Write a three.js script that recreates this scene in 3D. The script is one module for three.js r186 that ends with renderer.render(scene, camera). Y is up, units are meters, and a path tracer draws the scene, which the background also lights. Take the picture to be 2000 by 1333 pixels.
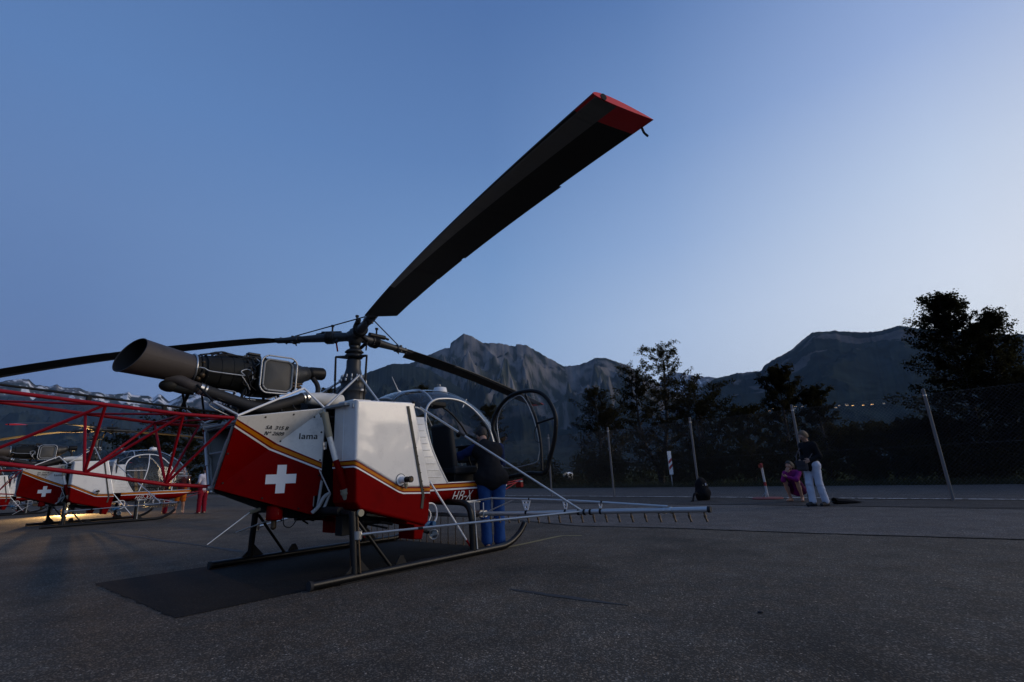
import * as THREE from 'three';
import { mergeGeometries, mergeVertices } from 'three/addons/utils/BufferGeometryUtils.js';
import { ImprovedNoise } from 'three/addons/math/ImprovedNoise.js';
import { RoundedBoxGeometry } from 'three/addons/geometries/RoundedBoxGeometry.js';
import { FontLoader } from 'three/addons/loaders/FontLoader.js';
import { TextGeometry } from 'three/addons/geometries/TextGeometry.js';

// ---------------------------------------------------------------- camera, sky, light, exposure
const scene = new THREE.Scene();
const camera = new THREE.PerspectiveCamera(70.41, 1024 / 682, 0.05, 40000);
camera.position.set(0, 0.98, 0);
camera.rotation.set(0.2704, 0, -0.039, 'YXZ');
scene.add(camera);

const renderer = new THREE.WebGLRenderer({ antialias: true });
renderer.setSize(1024, 682);
renderer.toneMapping = THREE.LinearToneMapping;
renderer.toneMappingExposure = 1.0;
renderer.shadowMap.enabled = true;

const s2l = (v) => { v /= 255; return v <= 0.04045 ? v / 12.92 : Math.pow((v + 0.055) / 1.055, 2.4); };
const lerp = (a, b, t) => a + (b - a) * t;
const clamp = (x, a = 0, b = 1) => Math.min(b, Math.max(a, x));
const smooth = (a, b, x) => { const t = clamp((x - a) / (b - a)); return t * t * (3 - 2 * t); };
function table(pts, x) {                       // piecewise linear [[x, y], ...]
  if (x <= pts[0][0]) return pts[0][1];
  for (let i = 1; i < pts.length; i++) if (x <= pts[i][0]) return lerp(pts[i - 1][1], pts[i][1], (x - pts[i - 1][0]) / (pts[i][0] - pts[i - 1][0]));
  return pts[pts.length - 1][1];
}
{ // clear dusk sky: columns = angle from the afterglow's azimuth, rows = elevation in degrees
  const EL = [0, 5, 10, 16, 25, 36, 50, 90];
  const COL = [
    [0, [[255, 205, 150], [255, 224, 188], [255, 236, 214], [248, 238, 228], [226, 224, 230], [177, 192, 222], [122, 150, 198], [78, 110, 164]]],
    [36, [[244, 244, 247], [240, 244, 250], [233, 241, 251], [222, 232, 248], [197, 213, 238], [155, 178, 221], [110, 140, 193], [78, 110, 164]]],
    [62, [[198, 210, 231], [195, 210, 233], [188, 206, 233], [178, 199, 230], [150, 177, 218], [119, 151, 200], [87, 121, 175], [78, 110, 164]]],
    [84, [[162, 182, 214], [158, 182, 217], [150, 178, 217], [136, 168, 211], [118, 153, 201], [97, 132, 184], [81, 115, 169], [78, 110, 164]]],
    [127, [[108, 124, 162], [106, 126, 168], [103, 128, 174], [101, 130, 178], [102, 133, 182], [94, 130, 183], [84, 118, 170], [78, 110, 164]]],
    [180, [[105, 112, 140], [98, 112, 150], [92, 115, 160], [88, 116, 166], [86, 117, 170], [84, 117, 172], [80, 114, 168], [78, 110, 164]]],
  ].map(([a, c]) => [a, c.map((q) => q.map(s2l))]);
  const W = 1024, H = 512, data = new Float32Array(W * H * 4);
  for (let j = 0; j < H; j++) {
    const el = ((j + 0.5) / H - 0.5) * 180, e = Math.max(0, el);
    let r = 0; while (r < EL.length - 2 && e > EL[r + 1]) r++;
    const tr = clamp((e - EL[r]) / (EL[r + 1] - EL[r]));
    for (let i = 0; i < W; i++) {
      const phi = ((i + 0.5) / W - 0.5) * 2 * Math.PI;
      const az = Math.atan2(Math.cos(phi), -Math.sin(phi)) * 180 / Math.PI;
      let rel = Math.abs(az - 82); if (rel > 180) rel = 360 - rel;
      let c = 0; while (c < COL.length - 2 && rel > COL[c + 1][0]) c++;
      let tc = clamp((rel - COL[c][0]) / (COL[c + 1][0] - COL[c][0]));
      for (let k = 0; k < 3; k++) {
        const v = lerp(lerp(COL[c][1][r][k], COL[c][1][r + 1][k], tr), lerp(COL[c + 1][1][r][k], COL[c + 1][1][r + 1][k], tr), tc);
        data[(j * W + i) * 4 + k] = el < -1 ? 0.03 : v;
      }
      data[(j * W + i) * 4 + 3] = 1;
    }
  }
  const sky = new THREE.DataTexture(data, W, H, THREE.RGBAFormat, THREE.FloatType);
  sky.mapping = THREE.EquirectangularReflectionMapping;
  sky.magFilter = sky.minFilter = THREE.LinearFilter;
  sky.wrapS = THREE.RepeatWrapping;
  sky.needsUpdate = true;
  scene.background = sky;
  scene.environment = sky;
}
const sun = new THREE.DirectionalLight(new THREE.Color(1, 0.84, 0.67), 1.5);   // last afterglow, low on the right
sun.position.set(78, 24, -2);
sun.castShadow = true;
sun.shadow.radius = 60;
sun.shadow.mapSize.set(2048, 2048);
Object.assign(sun.shadow.camera, { left: -45, right: 45, top: 30, bottom: -30, near: 1, far: 200 });
scene.add(sun);

// ---------------------------------------------------------------- helpers
let seed = 1;
const rnd = () => { seed = (seed + 0x6d2b79f5) | 0; let t = Math.imul(seed ^ (seed >>> 15), 1 | seed); t = (t + Math.imul(t ^ (t >>> 7), 61 | t)) ^ t; return ((t ^ (t >>> 14)) >>> 0) / 4294967296; };
const rr = (a, b) => a + (b - a) * rnd();
const PN = new ImprovedNoise();
const noise = (x, y, z = 0) => PN.noise(x + 137.31, y + 71.77, z + 33.13);
const fbm = (x, y, z = 0, o = 4) => { let s = 0, a = 0.5; for (let i = 0; i < o; i++) { s += a * noise(x, y, z); x *= 2.03; y *= 2.03; z *= 2.03; a *= 0.5; } return s; };
const V = (x, y, z) => new THREE.Vector3(x, y, z);
const used = {};
function numbered(name) { const n = used[name] = (used[name] ?? -1) + 1; return n ? `${name}_${String(n).padStart(3, '0')}` : name; }
function lit(o) { o.traverse((m) => { if (m.isMesh) { m.castShadow = true; m.receiveShadow = true; } }); return o; }
function clean(g) {                                   // one layout, so that pieces can be merged
  g = g.index ? g.toNonIndexed() : g;
  for (const k of Object.keys(g.attributes)) if (!['position', 'normal', 'uv'].includes(k)) g.deleteAttribute(k);
  if (!g.attributes.normal) g.computeVertexNormals();
  if (!g.attributes.uv) g.setAttribute('uv', new THREE.BufferAttribute(new Float32Array(g.attributes.position.count * 2), 2));
  g.morphAttributes = {};
  return g;
}
const merge = (list) => (Array.isArray(list) ? (list.length === 1 ? list[0] : mergeGeometries(list.map(clean))) : list);
function part(name, geo, mat, parent) {
  const m = new THREE.Mesh(merge(geo), mat);
  m.name = name; m.castShadow = m.receiveShadow = true;
  parent.add(m);
  return m;
}
function tagged(o, label, category, group, kind) {
  o.userData.label = label; if (category) o.userData.category = category;
  if (group) o.userData.group = group; if (kind) o.userData.kind = kind;
  return o;
}
function thing(name, label, category, pos = [0, 0, 0], turn = 0, group) {
  const o = new THREE.Group(); o.name = numbered(name); o.position.set(...pos); o.rotation.y = turn;
  scene.add(o);
  return tagged(o, label, category, group);
}
function struct(name, geo, mat) { const m = part(numbered(name), geo, mat, scene); m.userData.kind = 'structure'; return m; }

function rod(a, b, r, r2 = r, seg = 10) {
  const A = V(...a), B = V(...b), d = B.clone().sub(A), L = d.length();
  const g = new THREE.CylinderGeometry(r2, r, L, seg);
  g.applyQuaternion(new THREE.Quaternion().setFromUnitVectors(V(0, 1, 0), d.normalize()));
  g.translate((A.x + B.x) / 2, (A.y + B.y) / 2, (A.z + B.z) / 2);
  return g;
}
function pipe(pts, r, n = 24, seg = 8, closed = false, tension = 0.5) {
  return new THREE.TubeGeometry(new THREE.CatmullRomCurve3(pts.map((p) => V(...p)), closed, 'catmullrom', tension), n, r, seg, closed);
}
function ball(p, r, sx = 1, sy = 1, sz = 1, n = 12) { const g = new THREE.SphereGeometry(r, n, Math.ceil(n * 0.7)); g.scale(sx, sy, sz); g.translate(...p); return g; }
function box(c, s, r = 0.006) { const g = new RoundedBoxGeometry(s[0], s[1], s[2], 2, Math.min(r, ...s.map((v) => v * 0.45))); g.translate(...c); return g; }
function slab(pts, z0, z1, bevel = 0, holes = []) {   // polygon in (x, y), thickness along z
  const sh = new THREE.Shape(pts.map((p) => new THREE.Vector2(p[0], p[1])));
  for (const h of holes) { const q = new THREE.Path(); q.absarc(h[0], h[1], h[2], 0, Math.PI * 2, true); sh.holes.push(q); }
  const g = new THREE.ExtrudeGeometry(sh, { depth: z1 - z0 - 2 * bevel, bevelEnabled: bevel > 0, bevelSize: bevel, bevelOffset: -bevel, bevelThickness: bevel, bevelSegments: 3, curveSegments: 10 });
  g.translate(0, 0, z0 + bevel);
  return g;
}
function lathe(profile, axisFrom, axisTo, n = 28) {   // profile [[radius, 0..1 along axis], ...]
  const A = V(...axisFrom), B = V(...axisTo), d = B.clone().sub(A), L = d.length();
  const g = new THREE.LatheGeometry(profile.map(([r, t]) => new THREE.Vector2(Math.max(r, 1e-4), t * L)), n);
  g.applyQuaternion(new THREE.Quaternion().setFromUnitVectors(V(0, 1, 0), d.normalize()));
  g.translate(A.x, A.y, A.z);
  return g;
}
function gridSurface(nu, nv, f, keep) {               // f(i/nu, j/nv) -> [x, y, z]
  const pos = [], idx = [], uv = [];
  for (let i = 0; i <= nu; i++) for (let j = 0; j <= nv; j++) { const p = f(i / nu, j / nv); pos.push(...p); uv.push(p[0], p[1]); }
  for (let i = 0; i < nu; i++) for (let j = 0; j < nv; j++) {
    const a = i * (nv + 1) + j, b = a + nv + 1;
    if (keep) { const c = [0, 1, 2].map((k) => (pos[a * 3 + k] + pos[(b + 1) * 3 + k]) / 2); if (!keep(c)) continue; }
    idx.push(a, b, a + 1, b, b + 1, a + 1);
  }
  const g = new THREE.BufferGeometry();
  g.setAttribute('position', new THREE.Float32BufferAttribute(pos, 3));
  g.setAttribute('uv', new THREE.Float32BufferAttribute(uv, 2));
  g.setIndex(idx); g.computeVertexNormals();
  return g;
}
const mir = (g) => { const m = merge(g).clone(); m.scale(1, 1, -1); const c = clean(m); const p = c.attributes.position, n = c.attributes.normal, u = c.attributes.uv; for (let i = 0; i < p.count; i += 3) for (const at of [p, n, u]) { const s = at.itemSize; for (let k = 0; k < s; k++) { const a = (i + 1) * s + k, b = (i + 2) * s + k, t = at.array[a]; at.array[a] = at.array[b]; at.array[b] = t; } } return c; };

// ---------------------------------------------------------------- materials
function tex(size, f, srgb, repeat = 1) {
  const d = new Uint8Array(size * size * 4);
  for (let j = 0; j < size; j++) for (let i = 0; i < size; i++) { const c = f(i, j), k = (j * size + i) * 4; const a = Array.isArray(c) ? c : [c, c, c]; for (let q = 0; q < 3; q++) d[k + q] = clamp(Math.round(a[q] * 255), 0, 255); d[k + 3] = 255; }
  const t = new THREE.DataTexture(d, size, size, THREE.RGBAFormat);
  t.wrapS = t.wrapT = THREE.RepeatWrapping; t.magFilter = THREE.LinearFilter; t.minFilter = THREE.LinearMipmapLinearFilter; t.generateMipmaps = true;
  if (srgb) t.colorSpace = THREE.SRGBColorSpace;
  t.repeat.set(repeat, repeat); t.needsUpdate = true;
  return t;
}
function tileNoise(n, cells, oct, sd) {               // tiling value noise, 0..1
  seed = sd; const out = new Float32Array(n * n); let amp = 1, tot = 0, c = cells;
  for (let o = 0; o < oct; o++) {
    const lat = new Float32Array(c * c).map(() => rnd());
    for (let j = 0; j < n; j++) { const y = j * c / n, y0 = Math.floor(y), fy = y - y0, sy = fy * fy * (3 - 2 * fy);
      for (let i = 0; i < n; i++) { const x = i * c / n, x0 = Math.floor(x), fx = x - x0, sx = fx * fx * (3 - 2 * fx);
        const A = lat[(y0 % c) * c + x0 % c], B = lat[(y0 % c) * c + (x0 + 1) % c], C = lat[((y0 + 1) % c) * c + x0 % c], D = lat[((y0 + 1) % c) * c + (x0 + 1) % c];
        out[j * n + i] += amp * lerp(lerp(A, B, sx), lerp(C, D, sx), sy); } }
    tot += amp; amp *= 0.55; c = Math.min(n, c * 2);
  }
  return out.map((v) => v / tot);
}
const M = (o) => new THREE.MeshPhysicalMaterial({ side: THREE.DoubleSide, ...o });
const rgb = (r, g, b) => new THREE.Color().setRGB(r, g, b);
// asphalt: crushed stone of mixed grey in dark binder, 4 m tile
const AN = 1536;
const stoneTex = (() => {
  const coarse = tileNoise(AN, 12, 4, 11);
  seed = 21; const v = new Float32Array(AN * AN).fill(0.30), hgt = new Float32Array(AN * AN).fill(0.25);
  for (let k = 0; k < 120000; k++) {
    const cx = rnd() * AN, cy = rnd() * AN, r = rr(0.9, 2.6), val = 0.28 + 0.30 * rnd() + (rnd() < 0.02 ? 0.30 : 0), h = rr(0.4, 1), el = rr(0.7, 1.3);
    for (let y = Math.floor(cy - r); y <= cy + r; y++) for (let x = Math.floor(cx - r); x <= cx + r; x++) {
      const q = ((x - cx) / el) ** 2 + ((y - cy) * el) ** 2; if (q > r * r) continue;
      const i = ((y + AN) % AN) * AN + (x + AN) % AN; v[i] = val; hgt[i] = h * (1 - 0.5 * q / (r * r));
    }
  }
  const warm = tileNoise(AN, 40, 3, 31);
  return {
    map: tex(AN, (i, j) => { const k = j * AN + i, a = v[k] * (0.82 + 0.36 * coarse[k]), w = (warm[k] - 0.5) * 0.10; return [a * (1.02 + w), a, a * (1.0 - w)]; }, true, 0.25),
    bump: tex(AN, (i, j) => hgt[j * AN + i], false, 0.25),
  };
})();
const grime = (() => { const a = tileNoise(512, 6, 5, 41), b = tileNoise(512, 48, 3, 43), c = tileNoise(512, 3, 3, 44); return {
  map: tex(512, (i, j) => { const k = j * 512 + i, d = 1 - 0.07 * smooth(0.52, 0.75, a[k]) - 0.10 * smooth(0.70, 0.80, b[k]) * smooth(0.45, 0.6, c[k]); return [d, d * 0.995, d * 0.98]; }, true, 1.3),
  faint: tex(512, (i, j) => { const k = j * 512 + i, d = 1 - 0.03 * smooth(0.5, 0.75, a[k]) - 0.05 * smooth(0.72, 0.8, b[k]) * smooth(0.5, 0.6, c[k]); return [d, d * 0.995, d * 0.985]; }, true, 1.3),
  rough: tex(512, (i, j) => 0.55 + 0.75 * (a[j * 512 + i] - 0.35) + 0.2 * (b[j * 512 + i] - 0.5), false, 1.3) }; })();
const mats = {
  white: M({ color: rgb(0.76, 0.745, 0.72), map: grime.map, roughness: 0.55, roughnessMap: grime.rough, clearcoat: 0.55, clearcoatRoughness: 0.16 }),
  gelcoat: M({ color: rgb(0.80, 0.785, 0.76), map: grime.faint, roughness: 0.45, clearcoat: 1, clearcoatRoughness: 0.05 }),
  whiteFlat: M({ color: rgb(0.62, 0.63, 0.65), map: grime.map, roughness: 0.45 }),
  red: M({ color: rgb(0.16, 0.0008, 0.0014), map: grime.map, roughness: 0.6, specularIntensity: 0.05, clearcoat: 0.05, clearcoatRoughness: 0.12 }),
  orange: M({ color: rgb(0.52, 0.165, 0.004), roughness: 0.5, specularIntensity: 0.3 }),
  stripeRed: M({ color: rgb(0.17, 0.0014, 0.003), roughness: 0.5, specularIntensity: 0.3 }),
  stripeWhite: M({ color: rgb(0.78, 0.78, 0.78), roughness: 0.4 }),
  paintGrey: M({ color: rgb(0.50, 0.49, 0.48), roughness: 0.5 }),
  print: M({ color: rgb(0.02, 0.02, 0.022), roughness: 0.6 }),
  truss: M({ color: rgb(0.30, 0.004, 0.012), roughness: 0.45, specularIntensity: 0.45 }),
  dark: M({ color: rgb(0.014, 0.014, 0.015), roughness: 0.6, specularIntensity: 0.4, map: grime.map }),
  black: M({ color: rgb(0.006, 0.006, 0.0065), roughness: 0.5, specularIntensity: 0.5 }),
  rubber: M({ color: rgb(0.014, 0.014, 0.015), roughness: 0.8 }),
  gloss: M({ color: rgb(0.006, 0.006, 0.0065), roughness: 0.36, specularIntensity: 0.55 }),
  seat: M({ color: rgb(0.012, 0.012, 0.014), roughness: 0.75 }),
  blade: M({ color: rgb(0.034, 0.033, 0.031), roughness: 0.7, specularIntensity: 0.4, map: grime.map }),
  bladeEdgeLit: M({ color: rgb(0.16, 0.16, 0.15), roughness: 0.55, metalness: 0.1, map: grime.map }),  // strip grey, lightened to show light caught by the curved edge
  tipRed: M({ color: rgb(0.80, 0.012, 0.014), roughness: 0.45 }),
  exhaust: M({ color: rgb(0.060, 0.049, 0.045), roughness: 0.65, metalness: 0.25, map: grime.map }),
  soot: M({ color: rgb(0.012, 0.011, 0.011), roughness: 0.9 }),
  casing: M({ color: rgb(0.020, 0.019, 0.016), roughness: 0.6, metalness: 0.1, specularIntensity: 0.5, map: grime.map }),
  gear: M({ color: rgb(0.026, 0.027, 0.029), roughness: 0.45, metalness: 0.3 }),
  steel: M({ color: rgb(0.55, 0.54, 0.52), roughness: 0.28, metalness: 0.9 }),
  alu: M({ color: rgb(0.50, 0.51, 0.53), roughness: 0.38, metalness: 0.55, map: grime.map }),
  greyFrame: M({ color: rgb(0.30, 0.31, 0.32), roughness: 0.5, map: grime.map }),
  hose: M({ color: rgb(0.018, 0.018, 0.019), roughness: 0.7 }),
  brass: M({ color: rgb(0.075, 0.048, 0.024), roughness: 0.45, metalness: 0.5 }),
  screen: M({ color: rgb(0.085, 0.082, 0.075), roughness: 0.7 }),
  khaki: M({ color: rgb(0.30, 0.27, 0.19), roughness: 0.7 }),
  netWhite: M({ color: rgb(0.62, 0.62, 0.60), roughness: 0.8 }),
  blue: M({ color: rgb(0.01, 0.10, 0.24), roughness: 0.5 }),
  yellow: M({ color: rgb(0.55, 0.28, 0.01), roughness: 0.5 }),
  glass: M({ color: rgb(0.86, 0.89, 0.92), transmission: 1, thickness: 0, roughness: 0.03, ior: 1.49, specularIntensity: 1 }),
  strapM: M({ color: rgb(0.055, 0.052, 0.042), roughness: 0.8 }),
};

// ---------------------------------------------------------------- the ground
const U = [0.666, 0.746], N = [0.746, -0.666];        // along the fence (towards the right), and away across the road
const W2 = (t, d) => [U[0] * t + N[0] * d, U[1] * t + N[1] * d];
const matAsphalt = (r, g, b, bump, rough) => M({ color: rgb(r, g, b), map: stoneTex.map, bumpMap: stoneTex.bump, bumpScale: bump, roughness: rough, specularIntensity: 0.35, vertexColors: true });
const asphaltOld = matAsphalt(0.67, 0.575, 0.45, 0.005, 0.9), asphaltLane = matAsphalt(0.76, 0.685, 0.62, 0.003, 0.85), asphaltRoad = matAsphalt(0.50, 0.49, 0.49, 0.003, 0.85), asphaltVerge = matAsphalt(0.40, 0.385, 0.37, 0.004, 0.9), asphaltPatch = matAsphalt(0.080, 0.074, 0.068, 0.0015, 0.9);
function paint(g, f) { const p = g.attributes.position, c = new Float32Array(p.count * 3); for (let i = 0; i < p.count; i++) c.set(f(p.getX(i), p.getY(i), p.getZ(i)), i * 3); g.setAttribute('color', new THREE.BufferAttribute(c, 3)); return g; }
function sheet(poly, y, step = 0.6, tone = () => [1, 1, 1]) {   // flat sheet from a convex or simple polygon, uv in metres
  const sh = new THREE.Shape(poly.map(([x, z]) => new THREE.Vector2(x, -z)));
  const g = new THREE.ShapeGeometry(sh); g.rotateX(-Math.PI / 2); g.translate(0, y, 0);
  const p = g.attributes.position, uv = g.attributes.uv; for (let i = 0; i < p.count; i++) uv.setXY(i, p.getX(i), p.getZ(i));
  return paint(g, tone);
}
function ribbon(pts, w, y, rough = 0, n = 60) {       // narrow strip along the ground, edges uneven by rough
  const c = new THREE.CatmullRomCurve3(pts.map(([x, z]) => V(x, 0, z)), false, 'catmullrom', 0.2), pos = [], idx = [], uv = [];
  for (let i = 0; i <= n; i++) {
    const t = i / n, p = c.getPointAt(t), d = c.getTangentAt(t), ww = typeof w === 'function' ? w(t) : w;
    for (const s of [-1, 1]) { const e = s * ww / 2 + rough * noise(p.x * 6 + s * 9, p.z * 6); const x = p.x - d.z * e, z = p.z + d.x * e; pos.push(x, y, z); uv.push(x, z); }
    if (i < n) idx.push(2 * i, 2 * i + 1, 2 * i + 2, 2 * i + 1, 2 * i + 3, 2 * i + 2);
  }
  const g = new THREE.BufferGeometry(); g.setAttribute('position', new THREE.Float32BufferAttribute(pos, 3)); g.setAttribute('uv', new THREE.Float32BufferAttribute(uv, 2)); g.setIndex(idx); g.computeVertexNormals();
  const nn = g.attributes.normal; for (let i = 0; i < nn.count; i++) nn.setXYZ(i, 0, 1, 0);
  return paint(g, () => [1, 1, 1]);
}
{
  const g = new THREE.CircleGeometry(16000, 96); g.rotateX(-Math.PI / 2); g.translate(0, -0.08, 0);
  const meadow = tileNoise(512, 8, 5, 51);
  struct('ground', g, M({ color: rgb(0.05, 0.055, 0.032), map: tex(512, (i, j) => { const v = 0.5 + 0.5 * meadow[j * 512 + i]; return [v, v, v * 0.9]; }, true, 400), roughness: 1, specularIntensity: 0 }));
  const ap = gridSurface(150, 170, (a, b) => { // finer near the camera
    const t = lerp(-1, 1, a), d = lerp(-1, 1, b), tt = Math.sign(t) * (Math.abs(t) * 14 + 126 * Math.abs(t) ** 4), dd = Math.sign(d) * (Math.abs(d) * 12 + 68 * Math.abs(d) ** 4) + 0;
    const [x, z] = W2(tt - 6, Math.min(dd + 2, 14.2)); return [x, 0, z]; });
  { const p = ap.attributes.position, uv = ap.attributes.uv, nn = ap.attributes.normal; for (let i = 0; i < p.count; i++) { uv.setXY(i, p.getX(i), p.getZ(i)); nn.setXYZ(i, 0, 1, 0); } }
  struct('apron', paint(ap, (x, y, z) => { const s = fbm(x * 0.33, z * 0.33, 1, 4), q = fbm(x * 1.4, z * 1.4, 5, 3); const v = 1 + 0.30 * s + 0.16 * q - 0.34 * smooth(0.12, 0.3, fbm(x * 0.55 + 9, z * 0.55, 7, 4)); return [v * 1.0, v, v * (1 - 0.05 * s)]; }), asphaltOld);
  const joint = [[-32, -52.5], [-8, -21.7], [-2.2, -14.2], [0.29, -10.99], [1.13, -9.81], [2.52, -8.93], [4.31, -7.5], [6.05, -6.3], [14, -0.8], [34, 13]];
  const kerb = [[-30, -52.5], [-8, -26.6], [2.24, -16.27], [5.46, -13.75], [7.87, -11.5], [9.7, -9.9], [22, 1], [40, 17]];
  struct('taxi_lane', sheet([...joint, ...kerb.slice().reverse()], 0.005), asphaltLane);
  struct('lane_joint', ribbon(joint.slice(1, -1), (t) => 0.055, 0.0095, 0.04, 300), M({ color: rgb(0.012, 0.012, 0.013), roughness: 0.9, vertexColors: true }));
  const far = [W2(60, 15.9), W2(-80, 15.9)];
  struct('verge_strip', sheet([...kerb, ...far], 0.012), asphaltVerge);
  struct('kerb_line', ribbon(kerb, 0.10, 0.017, 0.03, 300), M({ color: rgb(0.025, 0.025, 0.028), roughness: 0.95, vertexColors: true }));
  struct('road', sheet([W2(-220, 15.9), W2(90, 15.9), W2(90, 24.6), W2(-220, 24.6)], 0.02), asphaltRoad);
  const worn = tileNoise(256, 16, 4, 61);
  struct('road_edge_line', ribbon([W2(-80, 16.15), W2(0, 16.12), W2(40, 16.15)], 0.13, 0.0255, 0.012, 500), M({ color: rgb(0.62, 0.62, 0.62), map: tex(256, (i, j) => 1 - 0.55 * smooth(0.5, 0.62, worn[j * 256 + i]), true, 0.8), roughness: 0.8, vertexColors: true }));
  // newer, darker asphalt under the near helicopter; seams; oil streak; worn yellow lead-in line
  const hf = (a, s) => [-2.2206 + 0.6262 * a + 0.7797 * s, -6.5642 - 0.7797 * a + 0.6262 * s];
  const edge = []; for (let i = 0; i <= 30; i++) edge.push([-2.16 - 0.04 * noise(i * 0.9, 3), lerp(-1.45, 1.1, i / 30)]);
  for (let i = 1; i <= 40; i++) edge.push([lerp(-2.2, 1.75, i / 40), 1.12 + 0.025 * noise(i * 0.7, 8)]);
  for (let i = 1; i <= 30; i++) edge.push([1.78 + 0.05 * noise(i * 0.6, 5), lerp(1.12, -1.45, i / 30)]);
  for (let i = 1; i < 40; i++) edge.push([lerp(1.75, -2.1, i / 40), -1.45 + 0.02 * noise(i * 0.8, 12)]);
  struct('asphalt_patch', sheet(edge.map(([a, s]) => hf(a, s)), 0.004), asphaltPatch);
  const tar = M({ color: rgb(0.014, 0.014, 0.016), roughness: 0.75, vertexColors: true });
  struct('tar_seam', ribbon([[-17.5, -18.4], [-14.2, -15.6], [-12.15, -14.06], [-10.32, -12.7], [-8.47, -11.28], [-6.74, -9.92], [-5.44, -8.94], [-4.3, -8.0]], (t) => 0.085 + 0.03 * Math.sin(t * 40), 0.0035, 0.06, 200), tar);
  struct('tar_seam', ribbon([[-8.9, -11.9], [-8.0, -11.1], [-7.2, -10.15], [-6.6, -9.8]], (t) => 0.03 * Math.sin(t * Math.PI), 0.0032, 0.05, 60), tar);
  struct('oil_streak', ribbon([[-0.1, -4.74], [0.34, -4.39], [0.6, -4.2], [0.80, -4.05]], (t) => 0.020 + 0.075 * Math.sin(Math.PI * Math.min(1, t * 0.9 + 0.1)) * (0.5 + t * 0.5), 0.0034, 0.02, 80), tar);
  struct('lead_in_line', ribbon([[-0.6, -6.85], [-0.11, -7.42], [0.62, -8.34], [0.72, -8.40], [1.0, -8.33]], 0.075, 0.0036, 0.015, 80), M({ color: rgb(0.24, 0.205, 0.11), bumpMap: stoneTex.bump, bumpScale: 0.004, roughness: 0.9, specularIntensity: 0.2, vertexColors: true }));
  // a little loose stone in front
  const st = tagged(part(numbered('stone'), ball([0, 0, 0], 0.014, 1.5, 0.6, 1, 8), mats.rubber, scene), 'small dark stone lying on the bare asphalt at lower right', 'stone');
  st.position.set(1.64, 0.006, -3.73);
}

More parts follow.
